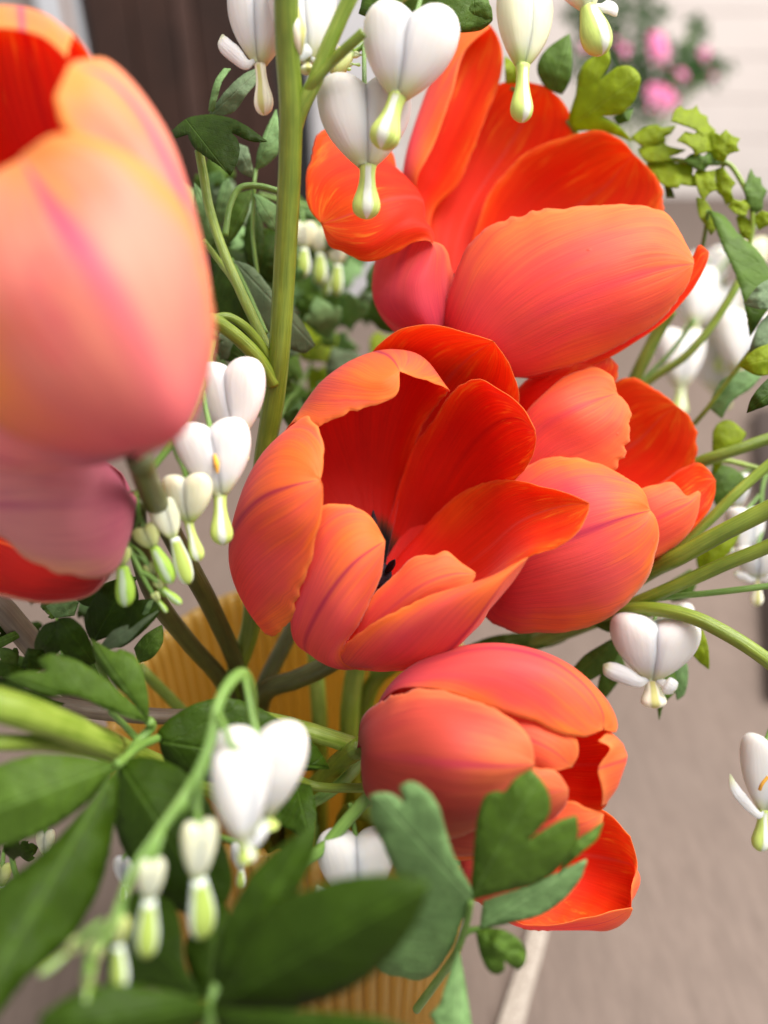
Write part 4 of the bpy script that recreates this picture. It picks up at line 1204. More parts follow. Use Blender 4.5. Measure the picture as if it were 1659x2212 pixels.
B5 = spray("white heart with a curled green wing at the right edge above the table", (1700, 1500, 18.6))
heart(B5, 1652, 1668, 18.3, 112, 168, roll=-2, yaw=10, drop=92, drop_w=1.3, droll=-6, dmat=M_drop, wings=((-1, .78, .0),), ped=[(1700, 1480, 18.8), (1670, 1560, 18.5)])
tube("stem", [P(1742, 1500, 16.9), P(1728, 1484, 17.8), P(1700, 1478, 18.8)], [.06, .05], M_pedicel, B5)
tube("filament", [P(1659, 1678, 17.72), P(1646, 1694, 17.70), P(1641, 1706, 17.75)], [.035, .04], M_pollen, B5)

# --- blurred sprays behind
def far_spray(label, flowers, stem, group=None, r=.07):
    s = spray(label, stem[0], group)
    tube("stem", [P(*p) for p in stem], [r, r * .7], M_pedicel, s)
    for f in flowers:
        heart(s, *f[:5], **f[5])
    return s


far_spray("blurred drooping white buds between the stem and the red petal", [
    (655, 510, 24.0, 58, 60, dict(drop=62, drop_w=2.0, mat=M_cream, ped=[(650, 450, 24.2)])),
    (690, 520, 24.6, 56, 62, dict(drop=66, drop_w=2.0, mat=M_cream, ped=[(680, 450, 24.4)])),
    (728, 540, 24.8, 60, 70, dict(drop=66, drop_w=1.7, mat=M_cream, ped=[(715, 455, 24.6)])),
    (705, 560, 26.0, 40, 48, dict(drop=56, drop_w=2.0, mat=M_cream, ped=[(700, 455, 25.2)]))],
    [(560, 420, 23.0), (640, 440, 24.0), (720, 455, 24.7), (740, 470, 24.9)])
far_spray("blurred mass of white hearts behind the right end of the orange tulip", [
    (1500, 640, 31.0, 120, 130, dict(yaw=30, drop=60, ped=[(1530, 560, 31.5)])),
    (1565, 680, 33.0, 130, 140, dict(yaw=-20, drop=60, ped=[(1560, 600, 32.0)])),
    (1470, 775, 30.0, 110, 125, dict(yaw=10, drop=66, ped=[(1500, 690, 30.6)])),
    (1555, 775, 34.0, 140, 150, dict(yaw=-30, drop=40, ped=[(1580, 690, 33.0)])),
    (1600, 740, 32.0, 120, 140, dict(yaw=10, drop=40, ped=[(1600, 660, 32.0)])),
    (1530, 590, 33.0, 90, 100, dict(yaw=-40, drop=50, ped=[(1560, 540, 32.0)])),
    (1640, 640, 33.0, 100, 120, dict(yaw=40, drop=50, ped=[(1620, 560, 32.0)])),
    (1620, 560, 32.0, 80, 90, dict(drop=50, mat=M_cream, ped=[(1622, 500, 32.2)]))],
    [(1640, 470, 32.5), (1590, 540, 32.0), (1540, 600, 31.8), (1500, 690, 30.8)])
far_spray("pair of soft white open hearts at the right edge by the fanned stems", [
    (1610, 1150, 21.5, 95, 110, dict(yaw=20, drop=56, dmat=M_drop_white, wings=((-1, .5, -.3),), ped=[(1640, 1070, 21.8)])),
    (1635, 1215, 21.0, 90, 70, dict(yaw=-15, drop=62, dmat=M_drop_white, wings=((-1, .5, -.3), (1, .4, -.4)), ped=[(1645, 1150, 21.4)])),
    (1590, 1060, 22.5, 70, 80, dict(yaw=20, drop=20, ped=[(1630, 1010, 22.4)]))],
    [(1700, 960, 22.2), (1650, 1040, 21.9), (1648, 1150, 21.5)])
far_spray("small blurred white buds at the far left below the leaves", [
    (98, 1820, 17.0, 40, 56, dict(drop=40, drop_w=1.6, mat=M_cream, ped=[(96, 1770, 17.2)])),
    (5, 1890, 17.0, 40, 50, dict(drop=40, drop_w=1.6, mat=M_budgreen, ped=[(8, 1840, 17.2)]))],
    [(420, 1640, 20.5), (300, 1640, 19.4), (180, 1700, 18.0), (96, 1768, 17.2), (8, 1838, 17.2)])
far_spray("small white bud low between the dark leaves on the left", [
    (268, 1880, 13.6, 44, 60, dict(drop=40, drop_w=1.6, mat=M_heart, ped=[(300, 1800, 14.0)])),
    (520, 1850, 13.5, 44, 60, dict(drop=40, drop_w=1.6, mat=M_heart, ped=[(420, 1790, 14.0)]))],
    [(360, 1720, 15.0), (330, 1770, 14.3), (300, 1800, 14.0)])

# ------------------------------------------------------------------ leaves and loose stems
def lf(root, mat, pts, base, tip, **kw):
    return leaf(root, pts, base, tip, mat, **kw)


# left cluster under the mauve tulip
L1 = leaf_thing("mid green three lobed leaf just above the thick bright stem", (330, 1600, 14.2))
lf(L1, M_leaf_mid, [(12, 1461), (45, 1451), (75, 1449), (102, 1451), (88, 1438), (80, 1426), (96, 1416), (115, 1413), (165, 1426), (220, 1461), (265, 1501), (305, 1541), (322, 1560), (280, 1551), (225, 1531), (190, 1513), (150, 1501), (100, 1506), (60, 1491)],
   (322, 1560, 14.0), (12, 1461, 12.8), fold=.35, bend=.25)
lf(L1, M_leaf_mid, [(195, 1378), (215, 1390), (235, 1403), (252, 1408), (258, 1402), (275, 1408), (290, 1416), (310, 1456), (320, 1506), (321, 1558), (280, 1511), (240, 1471), (210, 1430)], (321, 1558, 14.0), (195, 1378, 14.2), fold=.4, bend=.3)
tube("petiole", [P(322, 1558, 14.05), P(328, 1570, 14.2), P(300, 1600, 14.0), P(268, 1645, 13.2)], [.09, .09, .08], M_pedicel, L1)
tube("petiole", [P(300, 1600, 14.0), P(262, 1560, 14.6), P(240, 1540, 15.2)], [.07, .06], M_pedicel, L1)

L2 = leaf_thing("dark broad leaflets behind the three lobed leaf under the mauve tulip", (200, 1450, 15.8))
for pts, b, t, m in (
    ([(125, 1336), (150, 1333), (180, 1356), (195, 1386), (207, 1431), (165, 1440), (135, 1411), (122, 1366)], (205, 1435, 15.4), (130, 1336, 14.6), M_leaf_dark),
    ([(188, 1321), (225, 1266), (285, 1240), (300, 1290), (290, 1326), (262, 1360), (200, 1388), (186, 1356)], (200, 1388, 15.6), (280, 1245, 15.4), M_leaf_dark),
    ([(220, 1392), (245, 1362), (278, 1349), (276, 1362), (320, 1330), (345, 1318), (310, 1352), (270, 1391), (235, 1403)], (222, 1400, 15.0), (345, 1318, 14.8), M_leaf_grey),
    ([(275, 1365), (300, 1340), (320, 1300), (335, 1290), (318, 1330), (300, 1360)], (278, 1366, 15.6), (335, 1290, 15.4), M_leaf_pale),
    ([(232, 1345), (262, 1312), (300, 1296), (352, 1296), (340, 1330), (300, 1372), (262, 1398), (238, 1395)], (240, 1392, 15.6), (352, 1298, 15.4), M_leaf_dark),
    ([(290, 1400), (312, 1372), (350, 1350), (352, 1385), (330, 1420), (300, 1432)], (292, 1430, 16.0), (352, 1352, 16.0), M_leaf_mid),
    ([(75, 1390), (95, 1350), (130, 1340), (135, 1400), (110, 1420), (80, 1418)], (80, 1420, 15.8), (130, 1345, 15.0), M_leaf_dark),
    ([(45, 1440), (60, 1400), (95, 1405), (100, 1440), (70, 1455)], (100, 1445, 15.6), (50, 1410, 15.0), M_leaf_dark),
    ([(-20, 1430), (20, 1432), (60, 1450), (10, 1462), (-20, 1470)], (60, 1450, 15.0), (-20, 1445, 14.4), M_leaf_dark),
    ([(-20, 1470), (10, 1465), (60, 1492), (140, 1520), (100, 1530), (20, 1500), (-20, 1505)], (140, 1522, 15.2), (-20, 1480, 14.6), M_leaf_dark),
    ([(100, 1310), (140, 1290), (170, 1300), (160, 1330), (120, 1335)], (165, 1330, 17.0), (100, 1312, 17.0), M_leaf_pale),
    ([(-20, 1385), (40, 1360), (50, 1372), (0, 1400), (-20, 1405)], (50, 1366, 17), (-20, 1395, 17), M_leaf_mid),
    ([(160, 1290), (240, 1255), (300, 1245), (260, 1290), (190, 1310)], (165, 1300, 17.4), (300, 1245, 17.0), M_leaf_dark),
    ([(130, 1440), (190, 1430), (215, 1470), (170, 1490)], (210, 1470, 15.8), (130, 1440, 15.4), M_leaf_dark)):
    lf(L2, m, pts, b, t, fold=.3, bend=.3)
tube("petiole", [P(205, 1400, 15.6), P(215, 1440, 16.2), P(250, 1500, 17.2), P(330, 1560, 18.6)], [.07, .07], M_pedicel, L2)

L3 = leaf_thing("large dark leaf spreading from the stalk below the thick bright stem", (262, 1640, 12.6))
lf(L3, M_leaf_mid, [(-40, 1668), (20, 1645), (75, 1631), (125, 1630), (175, 1634), (250, 1650), (200, 1721), (125, 1781), (50, 1816), (-40, 1840)], (252, 1650, 12.8), (-40, 1760, 11.4), fold=.25, bend=.3)
lf(L3, M_leaf_dark, [(254, 1654), (232, 1680), (175, 1756), (75, 1856), (-30, 1945), (-40, 2070), (-40, 2240), (30, 2150), (65, 2106), (150, 2031), (215, 1916), (246, 1790), (256, 1700)], (253, 1656, 12.4), (-40, 2160, 9.6), fold=.25, bend=.2)
lf(L3, M_leaf_dark, [(258, 1642), (325, 1637), (390, 1661), (450, 1731), (478, 1806), (502, 1906), (480, 1960), (445, 1985), (375, 1960), (300, 1885), (255, 1806), (247, 1706)], (258, 1644, 13.0), (470, 1970, 12.2), fold=.3, bend=.4)
lf(L3, M_leaf_dark, [(340, 1581), (375, 1546), (450, 1511), (525, 1514), (600, 1552), (665, 1591), (712, 1660), (660, 1664), (600, 1650), (540, 1680), (470, 1690), (400, 1676), (355, 1640)], (342, 1600, 14.2), (712, 1660, 15.2), fold=.3, bend=.2)
lf(L3, M_leaf_dark, [(585, 1765), (640, 1690), (672, 1698), (684, 1760), (676, 1830), (640, 1800), (600, 1780)], (640, 1690, 15.2), (672, 1830, 14.4), fold=.3)
tube("petiole", [P(340, 1595, 14.2), P(300, 1612, 13.6), P(268, 1640, 13.0), P(252, 1652, 12.7)], [.08, .09, .08], M_pedicel, L3)

L4 = leaf_thing("huge blurred dark leaf across the bottom before the amber glass", (460, 2170, 10.2))
lf(L4, M_leaf_dark, [(458, 2172), (500, 2090), (545, 2000), (600, 1950), (660, 1922), (750, 1894), (830, 1887), (890, 1893), (926, 1904), (915, 1950), (875, 2030), (800, 2108), (700, 2160), (600, 2186), (500, 2186)], (458, 2174, 10.3), (926, 1904, 9.4), fold=.35, bend=.4)
lf(L4, M_leaf_dark, [(456, 2166), (462, 2080), (480, 2006), (550, 1881), (610, 1825), (680, 1778), (682, 1830), (650, 1910), (580, 2006), (510, 2106)], (458, 2166, 10.6), (680, 1778, 10.8), fold=.35, bend=.3)
lf(L4, M_leaf_dark, [(85, 2195), (175, 2140), (275, 2127), (375, 2143), (452, 2166), (440, 2212), (330, 2250), (200, 2270), (85, 2260)], (452, 2168, 10.0), (85, 2230, 9.2), fold=.3, bend=.2)
lf(L4, M_leaf_dark, [(460, 2178), (600, 2182), (720, 2186), (830, 2200), (900, 2230), (820, 2280), (640, 2290), (480, 2260)], (460, 2182, 10.0), (900, 2240, 9.2), fold=.3, bend=.2)
lf(L4, M_leaf_dark, [(232, 2140), (240, 1995), (300, 1920), (372, 1950), (392, 2010), (400, 2085), (440, 2160), (380, 2150), (330, 2128)], (440, 2160, 10.9), (260, 1960, 12.0), fold=.3, bend=.2)
lf(L4, M_leaf_dark, [(430, 2150), (408, 2090), (400, 2040), (440, 1985), (480, 1940), (500, 2000), (475, 2080), (455, 2160)], (452, 2160, 11.0), (470, 1950, 12.2), fold=.3, bend=.2)
tube("petiole", [P(440, 2260, 10.6), P(455, 2200, 10.4), P(458, 2165, 10.4), P(470, 2120, 10.6)], [.10, .10, .07], M_pedicel, L4)

L5 = leaf_thing("pale blue green lobed leaf in front of the half closed tulip", (1017, 1945, 13.0))
lf(L5, M_leaf_pale, [(797, 1720), (815, 1713), (840, 1713), (858, 1721), (873, 1737), (868, 1718), (862, 1700), (886, 1688), (917, 1704), (945, 1736), (961, 1788), (977, 1839), (997, 1879), (1018, 1919), (1018, 1951), (997, 1990), (981, 2038), (961, 2070), (941, 2097), (906, 2117), (866, 2110), (822, 2098), (812, 2080), (866, 2014), (900, 1950), (892, 1910), (858, 1887), (826, 1820), (802, 1768)],
   (1016, 1940, 13.0), (820, 1720, 12.0), fold=.15, bend=.3, cross=-.25)
lf(L5, M_leaf_mid, [(1017, 1943), (1022, 1856), (1034, 1756), (1052, 1716), (1074, 1709), (1088, 1713), (1114, 1681), (1147, 1660), (1174, 1691), (1189, 1731), (1184, 1761), (1162, 1792), (1138, 1818), (1180, 1791), (1210, 1773), (1245, 1762), (1248, 1801), (1230, 1846), (1194, 1886), (1150, 1911), (1080, 1928)],
   (1018, 1941, 13.0), (1165, 1675, 12.4), fold=.35, bend=.25)
lf(L5, M_leaf_mid, [(1302, 1775), (1290, 1811), (1258, 1840), (1205, 1890), (1226, 1846), (1246, 1815), (1275, 1795)], (1205, 1890, 13.2), (1302, 1775, 13.2), fold=.3)
lf(L5, M_leaf_pale, [(1036, 2006), (1044, 1946), (1090, 1930), (1155, 1910), (1210, 1881), (1268, 1855), (1256, 1893), (1214, 1946), (1170, 1976), (1110, 1992)], (1037, 2004, 13.4), (1268, 1855, 13.4), fold=.35, bend=.2)
lf(L5, M_leaf_mid, [(1028, 2011), (1064, 2005), (1110, 2020), (1134, 2050), (1132, 2082), (1118, 2094), (1100, 2084), (1090, 2074), (1090, 2094), (1076, 2104), (1058, 2098), (1040, 2066)], (1029, 2012, 13.4), (1128, 2080, 13.0), fold=.5, bend=.3, wave=.12)
lf(L5, M_leaf_pale, [(992, 2050), (1002, 2106), (1014, 2181), (1022, 2240), (955, 2240), (928, 2192), (948, 2170), (960, 2136), (980, 2076)], (991, 2055, 13.6), (985, 2240, 12.6), fold=.4, bend=.2)
tube("petiole", [P(1017, 1944, 13.0), P(1010, 1985, 13.3), P(1000, 2020, 13.6), P(988, 2052, 13.8), P(965, 2090, 14.4), P(900, 2180, 16.0)], [.06, .08, .09], M_pedicel, L5)
tube("petiole", [P(1000, 2020, 13.6), P(1016, 2010, 13.5), P(1038, 2006, 13.4)], [.06, .05], M_pedicel, L5)

# upper left, behind the main stem
L6 = leaf_thing("dark pointed leaf with a curled grey green one between tulip and stem", (430, 325, 17.4))
lf(L6, M_leaf_dark, [(371, 284), (388, 268), (407, 255), (430, 250), (455, 248), (502, 257), (538, 276), (577, 306), (546, 306), (498, 286), (512, 300), (518, 322), (510, 357), (497, 380), (476, 360), (455, 346), (418, 317), (405, 290), (378, 299)], (405, 262, 17.2), (497, 380, 16.6), fold=.4, bend=.3)
lf(L6, M_leaf_grey, [(451, 246), (491, 193), (528, 160), (572, 141), (573, 156), (538, 198), (498, 246)], (455, 248, 17.8), (572, 143, 17.8), fold=.3)
lf(L6, M_leaf_pale, [(450, 240), (456, 205), (466, 172), (484, 148), (499, 149), (480, 176), (470, 210), (462, 240)], (453, 242, 17.6), (498, 148, 17.6), fold=.3)
tube("petiole", [P(405, 262, 17.3), P(420, 295, 17.4), P(432, 330, 17.4)], [.05, .07], M_stem_bright, L6)
L7 = leaf_thing("grey green leaflets on thin forks behind the thick upright stem", (545, 400, 18.6))
for pts, b, t, m in (
    ([(553, 366), (556, 330), (570, 290), (597, 235), (606, 320), (590, 345), (566, 362)], (553, 368, 18.8), (597, 235, 18.8), M_leaf_pale),
    ([(506, 345), (513, 310), (535, 318), (547, 372), (545, 384), (520, 372)], (546, 384, 18.8), (512, 312, 18.6), M_leaf_grey),
    ([(549, 418), (575, 430), (602, 447), (604, 505), (580, 490), (560, 465)], (549, 418, 18.8), (604, 505, 18.8), M_leaf_pale),
    ([(506, 420), (545, 410), (535, 460), (510, 510), (490, 530), (488, 480)], (545, 412, 19.2), (490, 530, 19.2), M_leaf_mid),
    ([(465, 470), (478, 400), (494, 385), (500, 415), (490, 460), (472, 490)], (468, 488, 19.2), (494, 386, 19.0), M_leaf_pale),
    ([(420, 395), (440, 420), (455, 500), (470, 520), (440, 540), (420, 470)], (470, 525, 19.2), (420, 395, 18.8), M_leaf_pale),
    ([(536, 470), (560, 440), (572, 520), (560, 600), (530, 560)], (550, 430, 20.0), (555, 600, 20.0), M_leaf_dark),
    ([(545, 520), (600, 500), (606, 600), (570, 620)], (600, 500, 20.5), (560, 620, 20.5), M_leaf_dark)):
    lf(L7, m, pts, b, t, fold=.3)
tube("petiole", [P(553, 366, 18.8), P(549, 400, 18.7), P(548, 430, 18.8), P(545, 500, 18.8), P(560, 620, 18.9)], [.05, .05], M_pedicel, L7)
L8 = leaf_thing("long grey green leaf sloping down behind the thick upright stem", (505, 565, 18.4))
lf(L8, M_leaf_grey, [(505, 562), (545, 577), (595, 636), (650, 691), (681, 746), (660, 764), (620, 752), (580, 716), (540, 665), (518, 618)], (505, 562, 18.4), (681, 750, 19.0), fold=.4)
lf(L8, M_leaf_dark, [(462, 570), (500, 580), (530, 640), (560, 700), (545, 745), (490, 700), (465, 680)], (505, 568, 19.2), (548, 745, 19.2), fold=.3)
lf(L8, M_leaf_dark, [(455, 740), (490, 715), (550, 760), (575, 800), (530, 790), (480, 775)], (460, 735, 19.2), (575, 800, 19.2), fold=.3)
lf(L8, M_leaf_dark, [(455, 560), (470, 530), (560, 560), (590, 620), (590, 700), (540, 680), (480, 640)], (560, 560, 20.5), (470, 640, 20.5), fold=.2)
tube("petiole", [P(500, 560, 18.5), P(530, 620, 18.0), P(575, 720, 17.4)], [.05, .06], M_pedicel, L8)
def lobed(cx, cy_, size, ang, pr_):
    """outline of one three lobed leaflet"""
    pts = [(0, 0), (.12, .10), (.28, .34), (.48, .54), (.66, .58), (.78, .50), (.72, .34), (.86, .30), (1.0, .18), (1.13, 0), (1.0, -.17), (.86, -.28), (.72, -.32), (.78, -.48), (.64, -.56), (.46, -.52), (.28, -.32), (.12, -.10)]
    c, s_ = math.cos(ang), math.sin(ang)
    q = [((x + pr_.uniform(-.04, .04)) * size, (y + pr_.uniform(-.04, .04)) * size * .9) for x, y in pts]
    return [(cx + x * c - y * s_, cy_ + x * s_ + y * c) for x, y in q], (cx + 1.1 * size * c, cy_ + 1.1 * size * s_)


def lobed_cluster(root, spots, mats, pr_):
    for (x, y, d, size, ang) in spots:
        pts, t = lobed(x, y, size, math.radians(ang), pr_)
        lf(root, mats[pr_.randrange(len(mats))], pts, (x, y, d), (t[0], t[1], d + pr_.uniform(-1.5, 1.0)), fold=pr_.uniform(.2, .6), bend=pr_.uniform(0, .6), wave=.15, cross=pr_.uniform(-1.2, 1.2), step=size / 7)


lr = random.Random(12)
L9 = leaf_thing("soft blurred green leaves low behind the fork, left of the open tulip", (640, 900, 22.0))
lobed_cluster(L9, [(lr.uniform(610, 800), lr.uniform(490, 880), lr.uniform(23, 31), lr.uniform(60, 105), lr.uniform(0, 360)) for _ in range(46)], [M_leaf_mid, M_leaf_pale, M_leaf_lime, M_leaf_pale, M_leaf_grey], lr)
lobed_cluster(L9, [(650, 860, 22, 45, 20), (690, 855, 24, 45, -20), (625, 930, 21, 45, -70), (640, 440, 25, 50, 40)], [M_leaf_mid, M_leaf_pale], lr)
tube("petiole", [P(690, 640, 27.4), P(680, 760, 26.4), P(650, 830, 25.0), P(610, 890, 20.4), P(590, 960, 20.2)], [.05, .06], M_pedicel, L9)
L9b = leaf_thing("dim blurred leaves crowded behind the thick upright stem", (520, 620, 23.0))
lobed_cluster(L9b, [(lr.uniform(430, 600), lr.uniform(390, 820), lr.uniform(20, 25), lr.uniform(50, 85), lr.uniform(0, 360)) for _ in range(44)], [M_leaf_dark, M_leaf_mid, M_leaf_grey, M_leaf_pale], lr)
tube("petiole", [P(500, 430, 22.5), P(520, 560, 22.5), P(540, 700, 22.5), P(560, 900, 22.0)], [.05, .07], M_pedicel, L9b)
L9c = leaf_thing("dim green leaves hanging behind the mauve tulip's stems", (120, 1380, 19.0))
lobed_cluster(L9c, [(lr.uniform(-10, 230), lr.uniform(1270, 1500), lr.uniform(18, 21), lr.uniform(45, 70), lr.uniform(0, 360)) for _ in range(12)], [M_leaf_dark, M_leaf_mid, M_leaf_pale], lr)
tube("petiole", [P(120, 1320, 19.5), P(150, 1450, 19.5), P(260, 1560, 20.5)], [.05, .07], M_pedicel, L9c)
L9d = leaf_thing("blurred leaves showing under the dark leaf at the left edge", (60, 1850, 15.5))
lobed_cluster(L9d, [(lr.uniform(-10, 120), lr.uniform(1790, 1960), lr.uniform(15, 17), lr.uniform(40, 60), lr.uniform(0, 360)) for _ in range(6)], [M_leaf_dark, M_leaf_mid], lr)
tube("petiole", [P(20, 1820, 15.8), P(40, 1900, 15.8), P(120, 1960, 16.5)], [.05, .07], M_pedicel, L9d)

# upper right
L10 = leaf_thing("sunlit lime green lobed leaf behind the top petals of the orange tulip", (1235, 275, 20.4))
lf(L10, M_leaf_lime, [(1229, 262), (1244, 200), (1250, 160), (1262, 138), (1284, 120), (1314, 104), (1318, 130), (1306, 158), (1292, 177), (1312, 160), (1334, 145), (1362, 144), (1383, 166), (1376, 205), (1366, 224), (1340, 247), (1300, 251), (1330, 268), (1350, 285), (1369, 307), (1325, 291), (1280, 282), (1240, 284)], (1236, 272, 20.8), (1375, 170, 19.6), fold=.3, bend=.2)
lf(L10, M_leaf_mid, [(1160, 150), (1170, 120), (1188, 100), (1230, 73), (1236, 125), (1230, 178), (1214, 204), (1180, 190)], (1190, 215, 20.6), (1230, 74, 20.2), fold=.4)
lf(L10, M_leaf_lime, [(1090, 122), (1120, 140), (1118, 180), (1092, 180)], (1104, 190, 20.8), (1098, 122, 20.6), fold=.2)
lf(L10, M_leaf_mid, [(1325, 255), (1352, 240), (1368, 236), (1360, 262), (1335, 270)], (1330, 266, 20.6), (1368, 238, 20.4), fold=.2)
tube("petiole", [P(1104, 190, 20.8), P(1190, 230, 21.2), P(1236, 274, 20.9), P(1260, 330, 21.6), P(1260, 420, 22.4)], [.06, .08], M_pedicel, L10)
L11 = leaf_thing("tuft of curled yellow green young leaves at the right of the orange tulip", (1590, 460, 20.0))
young = [
    ([(1362, 298), (1378, 284), (1394, 275), (1420, 270), (1428, 276), (1461, 271), (1450, 288), (1436, 296), (1440, 304), (1415, 314), (1394, 322)], (1364, 312, 20.7), (1461, 272, 20.4)),
    ([(1378, 324), (1400, 310), (1436, 306), (1440, 314), (1482, 324), (1466, 332), (1446, 338), (1450, 346), (1425, 350), (1394, 348)], (1380, 340, 20.5), (1482, 325, 20.2)),
    ([(1396, 354), (1420, 342), (1452, 344), (1458, 352), (1490, 352), (1498, 368), (1494, 376), (1526, 395), (1500, 402), (1470, 398), (1466, 406), (1440, 403), (1415, 384)], (1398, 362, 20.4), (1526, 395, 20.0)),
    ([(1434, 400), (1450, 404), (1458, 426), (1440, 426)], (1440, 400, 20.4), (1455, 426, 20.2)),
    ([(1450, 262), (1456, 240), (1470, 229), (1480, 238), (1498, 234), (1504, 226), (1512, 244), (1528, 252), (1530, 266), (1546, 282), (1530, 302), (1500, 280)], (1530, 304, 20.0), (1466, 232, 20.0)),
    ([(1462, 304), (1480, 284), (1500, 290), (1512, 276), (1540, 286), (1562, 300), (1548, 316), (1552, 328), (1520, 330), (1500, 338), (1496, 322)], (1550, 326, 20.0), (1464, 304, 19.8)),
    ([(1522, 302), (1538, 282), (1556, 292), (1568, 280), (1580, 292), (1599, 300), (1592, 314), (1598, 326), (1574, 334), (1566, 348), (1545, 346)], (1548, 346, 19.8), (1597, 300, 19.6)),
    ([(1476, 346), (1496, 332), (1520, 338), (1530, 328), (1562, 342), (1550, 358), (1534, 356), (1520, 370), (1500, 364)], (1562, 350, 20.0), (1478, 346, 19.9)),
    ([(1500, 376), (1512, 360), (1526, 370), (1546, 366), (1544, 392), (1550, 410), (1534, 416), (1520, 434), (1508, 412)], (1544, 362, 20.0), (1520, 434, 19.8)),
    ([(1546, 366), (1562, 360), (1574, 378), (1590, 396), (1580, 410), (1586, 430), (1568, 444), (1560, 424), (1548, 412)], (1556, 360, 20.1), (1570, 444, 19.9)),
    ([(1572, 446), (1584, 428), (1600, 434), (1616, 424), (1628, 440), (1616, 452), (1612, 466), (1590, 462)], (1626, 448, 20.0), (1574, 446, 19.8)),
    ([(1608, 414), (1614, 386), (1622, 364), (1632, 382), (1644, 384), (1646, 400), (1657, 412), (1648, 432), (1648, 450), (1628, 464)], (1628, 462, 20.0), (1622, 366, 20.0)),
    ([(1504, 426), (1520, 430), (1536, 452), (1548, 490), (1536, 508), (1524, 488), (1510, 466)], (1510, 428, 20.2), (1540, 506, 20.0)),
    ([(1626, 472), (1644, 454), (1664, 460), (1690, 458), (1684, 480), (1660, 486), (1640, 498)], (1630, 490, 20.2), (1690, 462, 20.2)),
    ([(1590, 470), (1600, 462), (1622, 480), (1620, 520), (1600, 512)], (1622, 520, 20.3), (1592, 468, 20.3))]
for i, (pts, b, t) in enumerate(young):
    lf(L11, (M_leaf_lime, M_leaf_lime, M_leaf_lime, M_leaf_mid)[i % 4], pts, b, t, fold=.35, bend=.15, wave=.07, cross=lr.uniform(-.8, .8))
for pts in ([(1545, 345, 20), (1575, 355, 20.0), (1600, 390, 20.0), (1622, 440, 20.0), (1624, 500, 20.2), (1610, 560, 20.4)],
            [(1560, 350, 20.1), (1565, 360, 20.1)], [(1402, 360, 20.5), (1440, 345, 20.4), (1500, 352, 20.2), (1560, 352, 20.1)]):
    tube("petiole", [P(*p) for p in pts], [.06, .07], M_stem_bright, L11)
L12 = leaf_thing("long drooping green leaf by the right edge over the white hearts", (1530, 455, 19.8))
lf(L12, M_leaf_mid, [(1530, 454), (1555, 462), (1572, 474), (1590, 500), (1602, 512), (1640, 545), (1668, 600), (1672, 640), (1645, 690), (1620, 728), (1604, 640), (1582, 575), (1562, 535), (1545, 490)], (1530, 456, 19.8), (1625, 726, 19.4), fold=.4, bend=.3)
lf(L12, M_leaf_grey, [(1608, 657), (1640, 615), (1680, 596), (1690, 660), (1640, 668)], (1680, 650, 18.8), (1610, 656, 18.6), fold=.3)
lf(L12, M_leaf_grey, [(1618, 760), (1640, 700), (1680, 660), (1690, 720), (1650, 760)], (1690, 700, 19.2), (1618, 756, 19.0), fold=.3)
lf(L12, M_leaf_lime, [(1596, 790), (1630, 755), (1690, 735), (1690, 800), (1640, 812)], (1690, 770, 18.6), (1598, 790, 18.6), fold=.3)
lf(L12, M_leaf_dark, [(1613, 892), (1622, 862), (1650, 826), (1690, 796), (1690, 860), (1650, 878)], (1690, 830, 17.8), (1613, 892, 17.8), fold=.3)
lf(L12, M_leaf_pale, [(1530, 880), (1560, 820), (1620, 800), (1650, 806), (1620, 840), (1580, 868), (1560, 905)], (1650, 806, 20.4), (1530, 885, 20.4), fold=.3)
tube("petiole", [P(1530, 455, 19.8), P(1520, 520, 20.4), P(1510, 560, 20.8)], [.05, .06], M_pedicel, L12)
tube("petiole", [P(1690, 720, 19.0), P(1640, 740, 19.4), P(1590, 800, 19.8), P(1530, 880, 20.4), P(1500, 915, 21.0)], [.06, .07], M_stem_bright, L12)
L13 = leaf_thing("green leaf cut by the top edge behind the white heart", (1000, -20, 17.0))
lf(L13, M_leaf_mid, [(775, 30), (790, -30), (900, -60), (1040, -40), (1055, 0), (1064, 42), (1046, 54), (985, 66), (930, 40), (860, 30), (815, 42)], (1010, -60, 17.0), (800, 30, 17.4), fold=.3)
lf(L13, M_leaf_mid, [(980, 70), (985, 30), (1020, -10), (1058, 10), (1064, 44), (1040, 64)], (1020, -30, 17.2), (1030, 70, 17.6), fold=.3)
tube("petiole", [P(1010, -60, 17.0), P(1030, -140, 17.4)], [.06, .07], M_pedicel, L13)

# right: the fan of ribbed stems and leaves round it
def stalk(label, pts, r, mat, group=None, ridges=5, inside=False):
    if pts[0][0] > 1660:       # the stem goes on beyond the picture
        (xa, ya, da), (xb, yb, db) = pts[0], pts[1]
        k_ = 420.0 / max(40.0, xa - xb)
        pts = [(xa + (xa - xb) * k_, ya + (ya - yb) * k_ * .9, da + (da - db) * k_ * .35)] + pts
    t = thing("flower_stem", label, "stem", P(*pts[0]), group)
    add_stem(t, pts, r, mat, inside=inside, ridges=ridges)
    return t


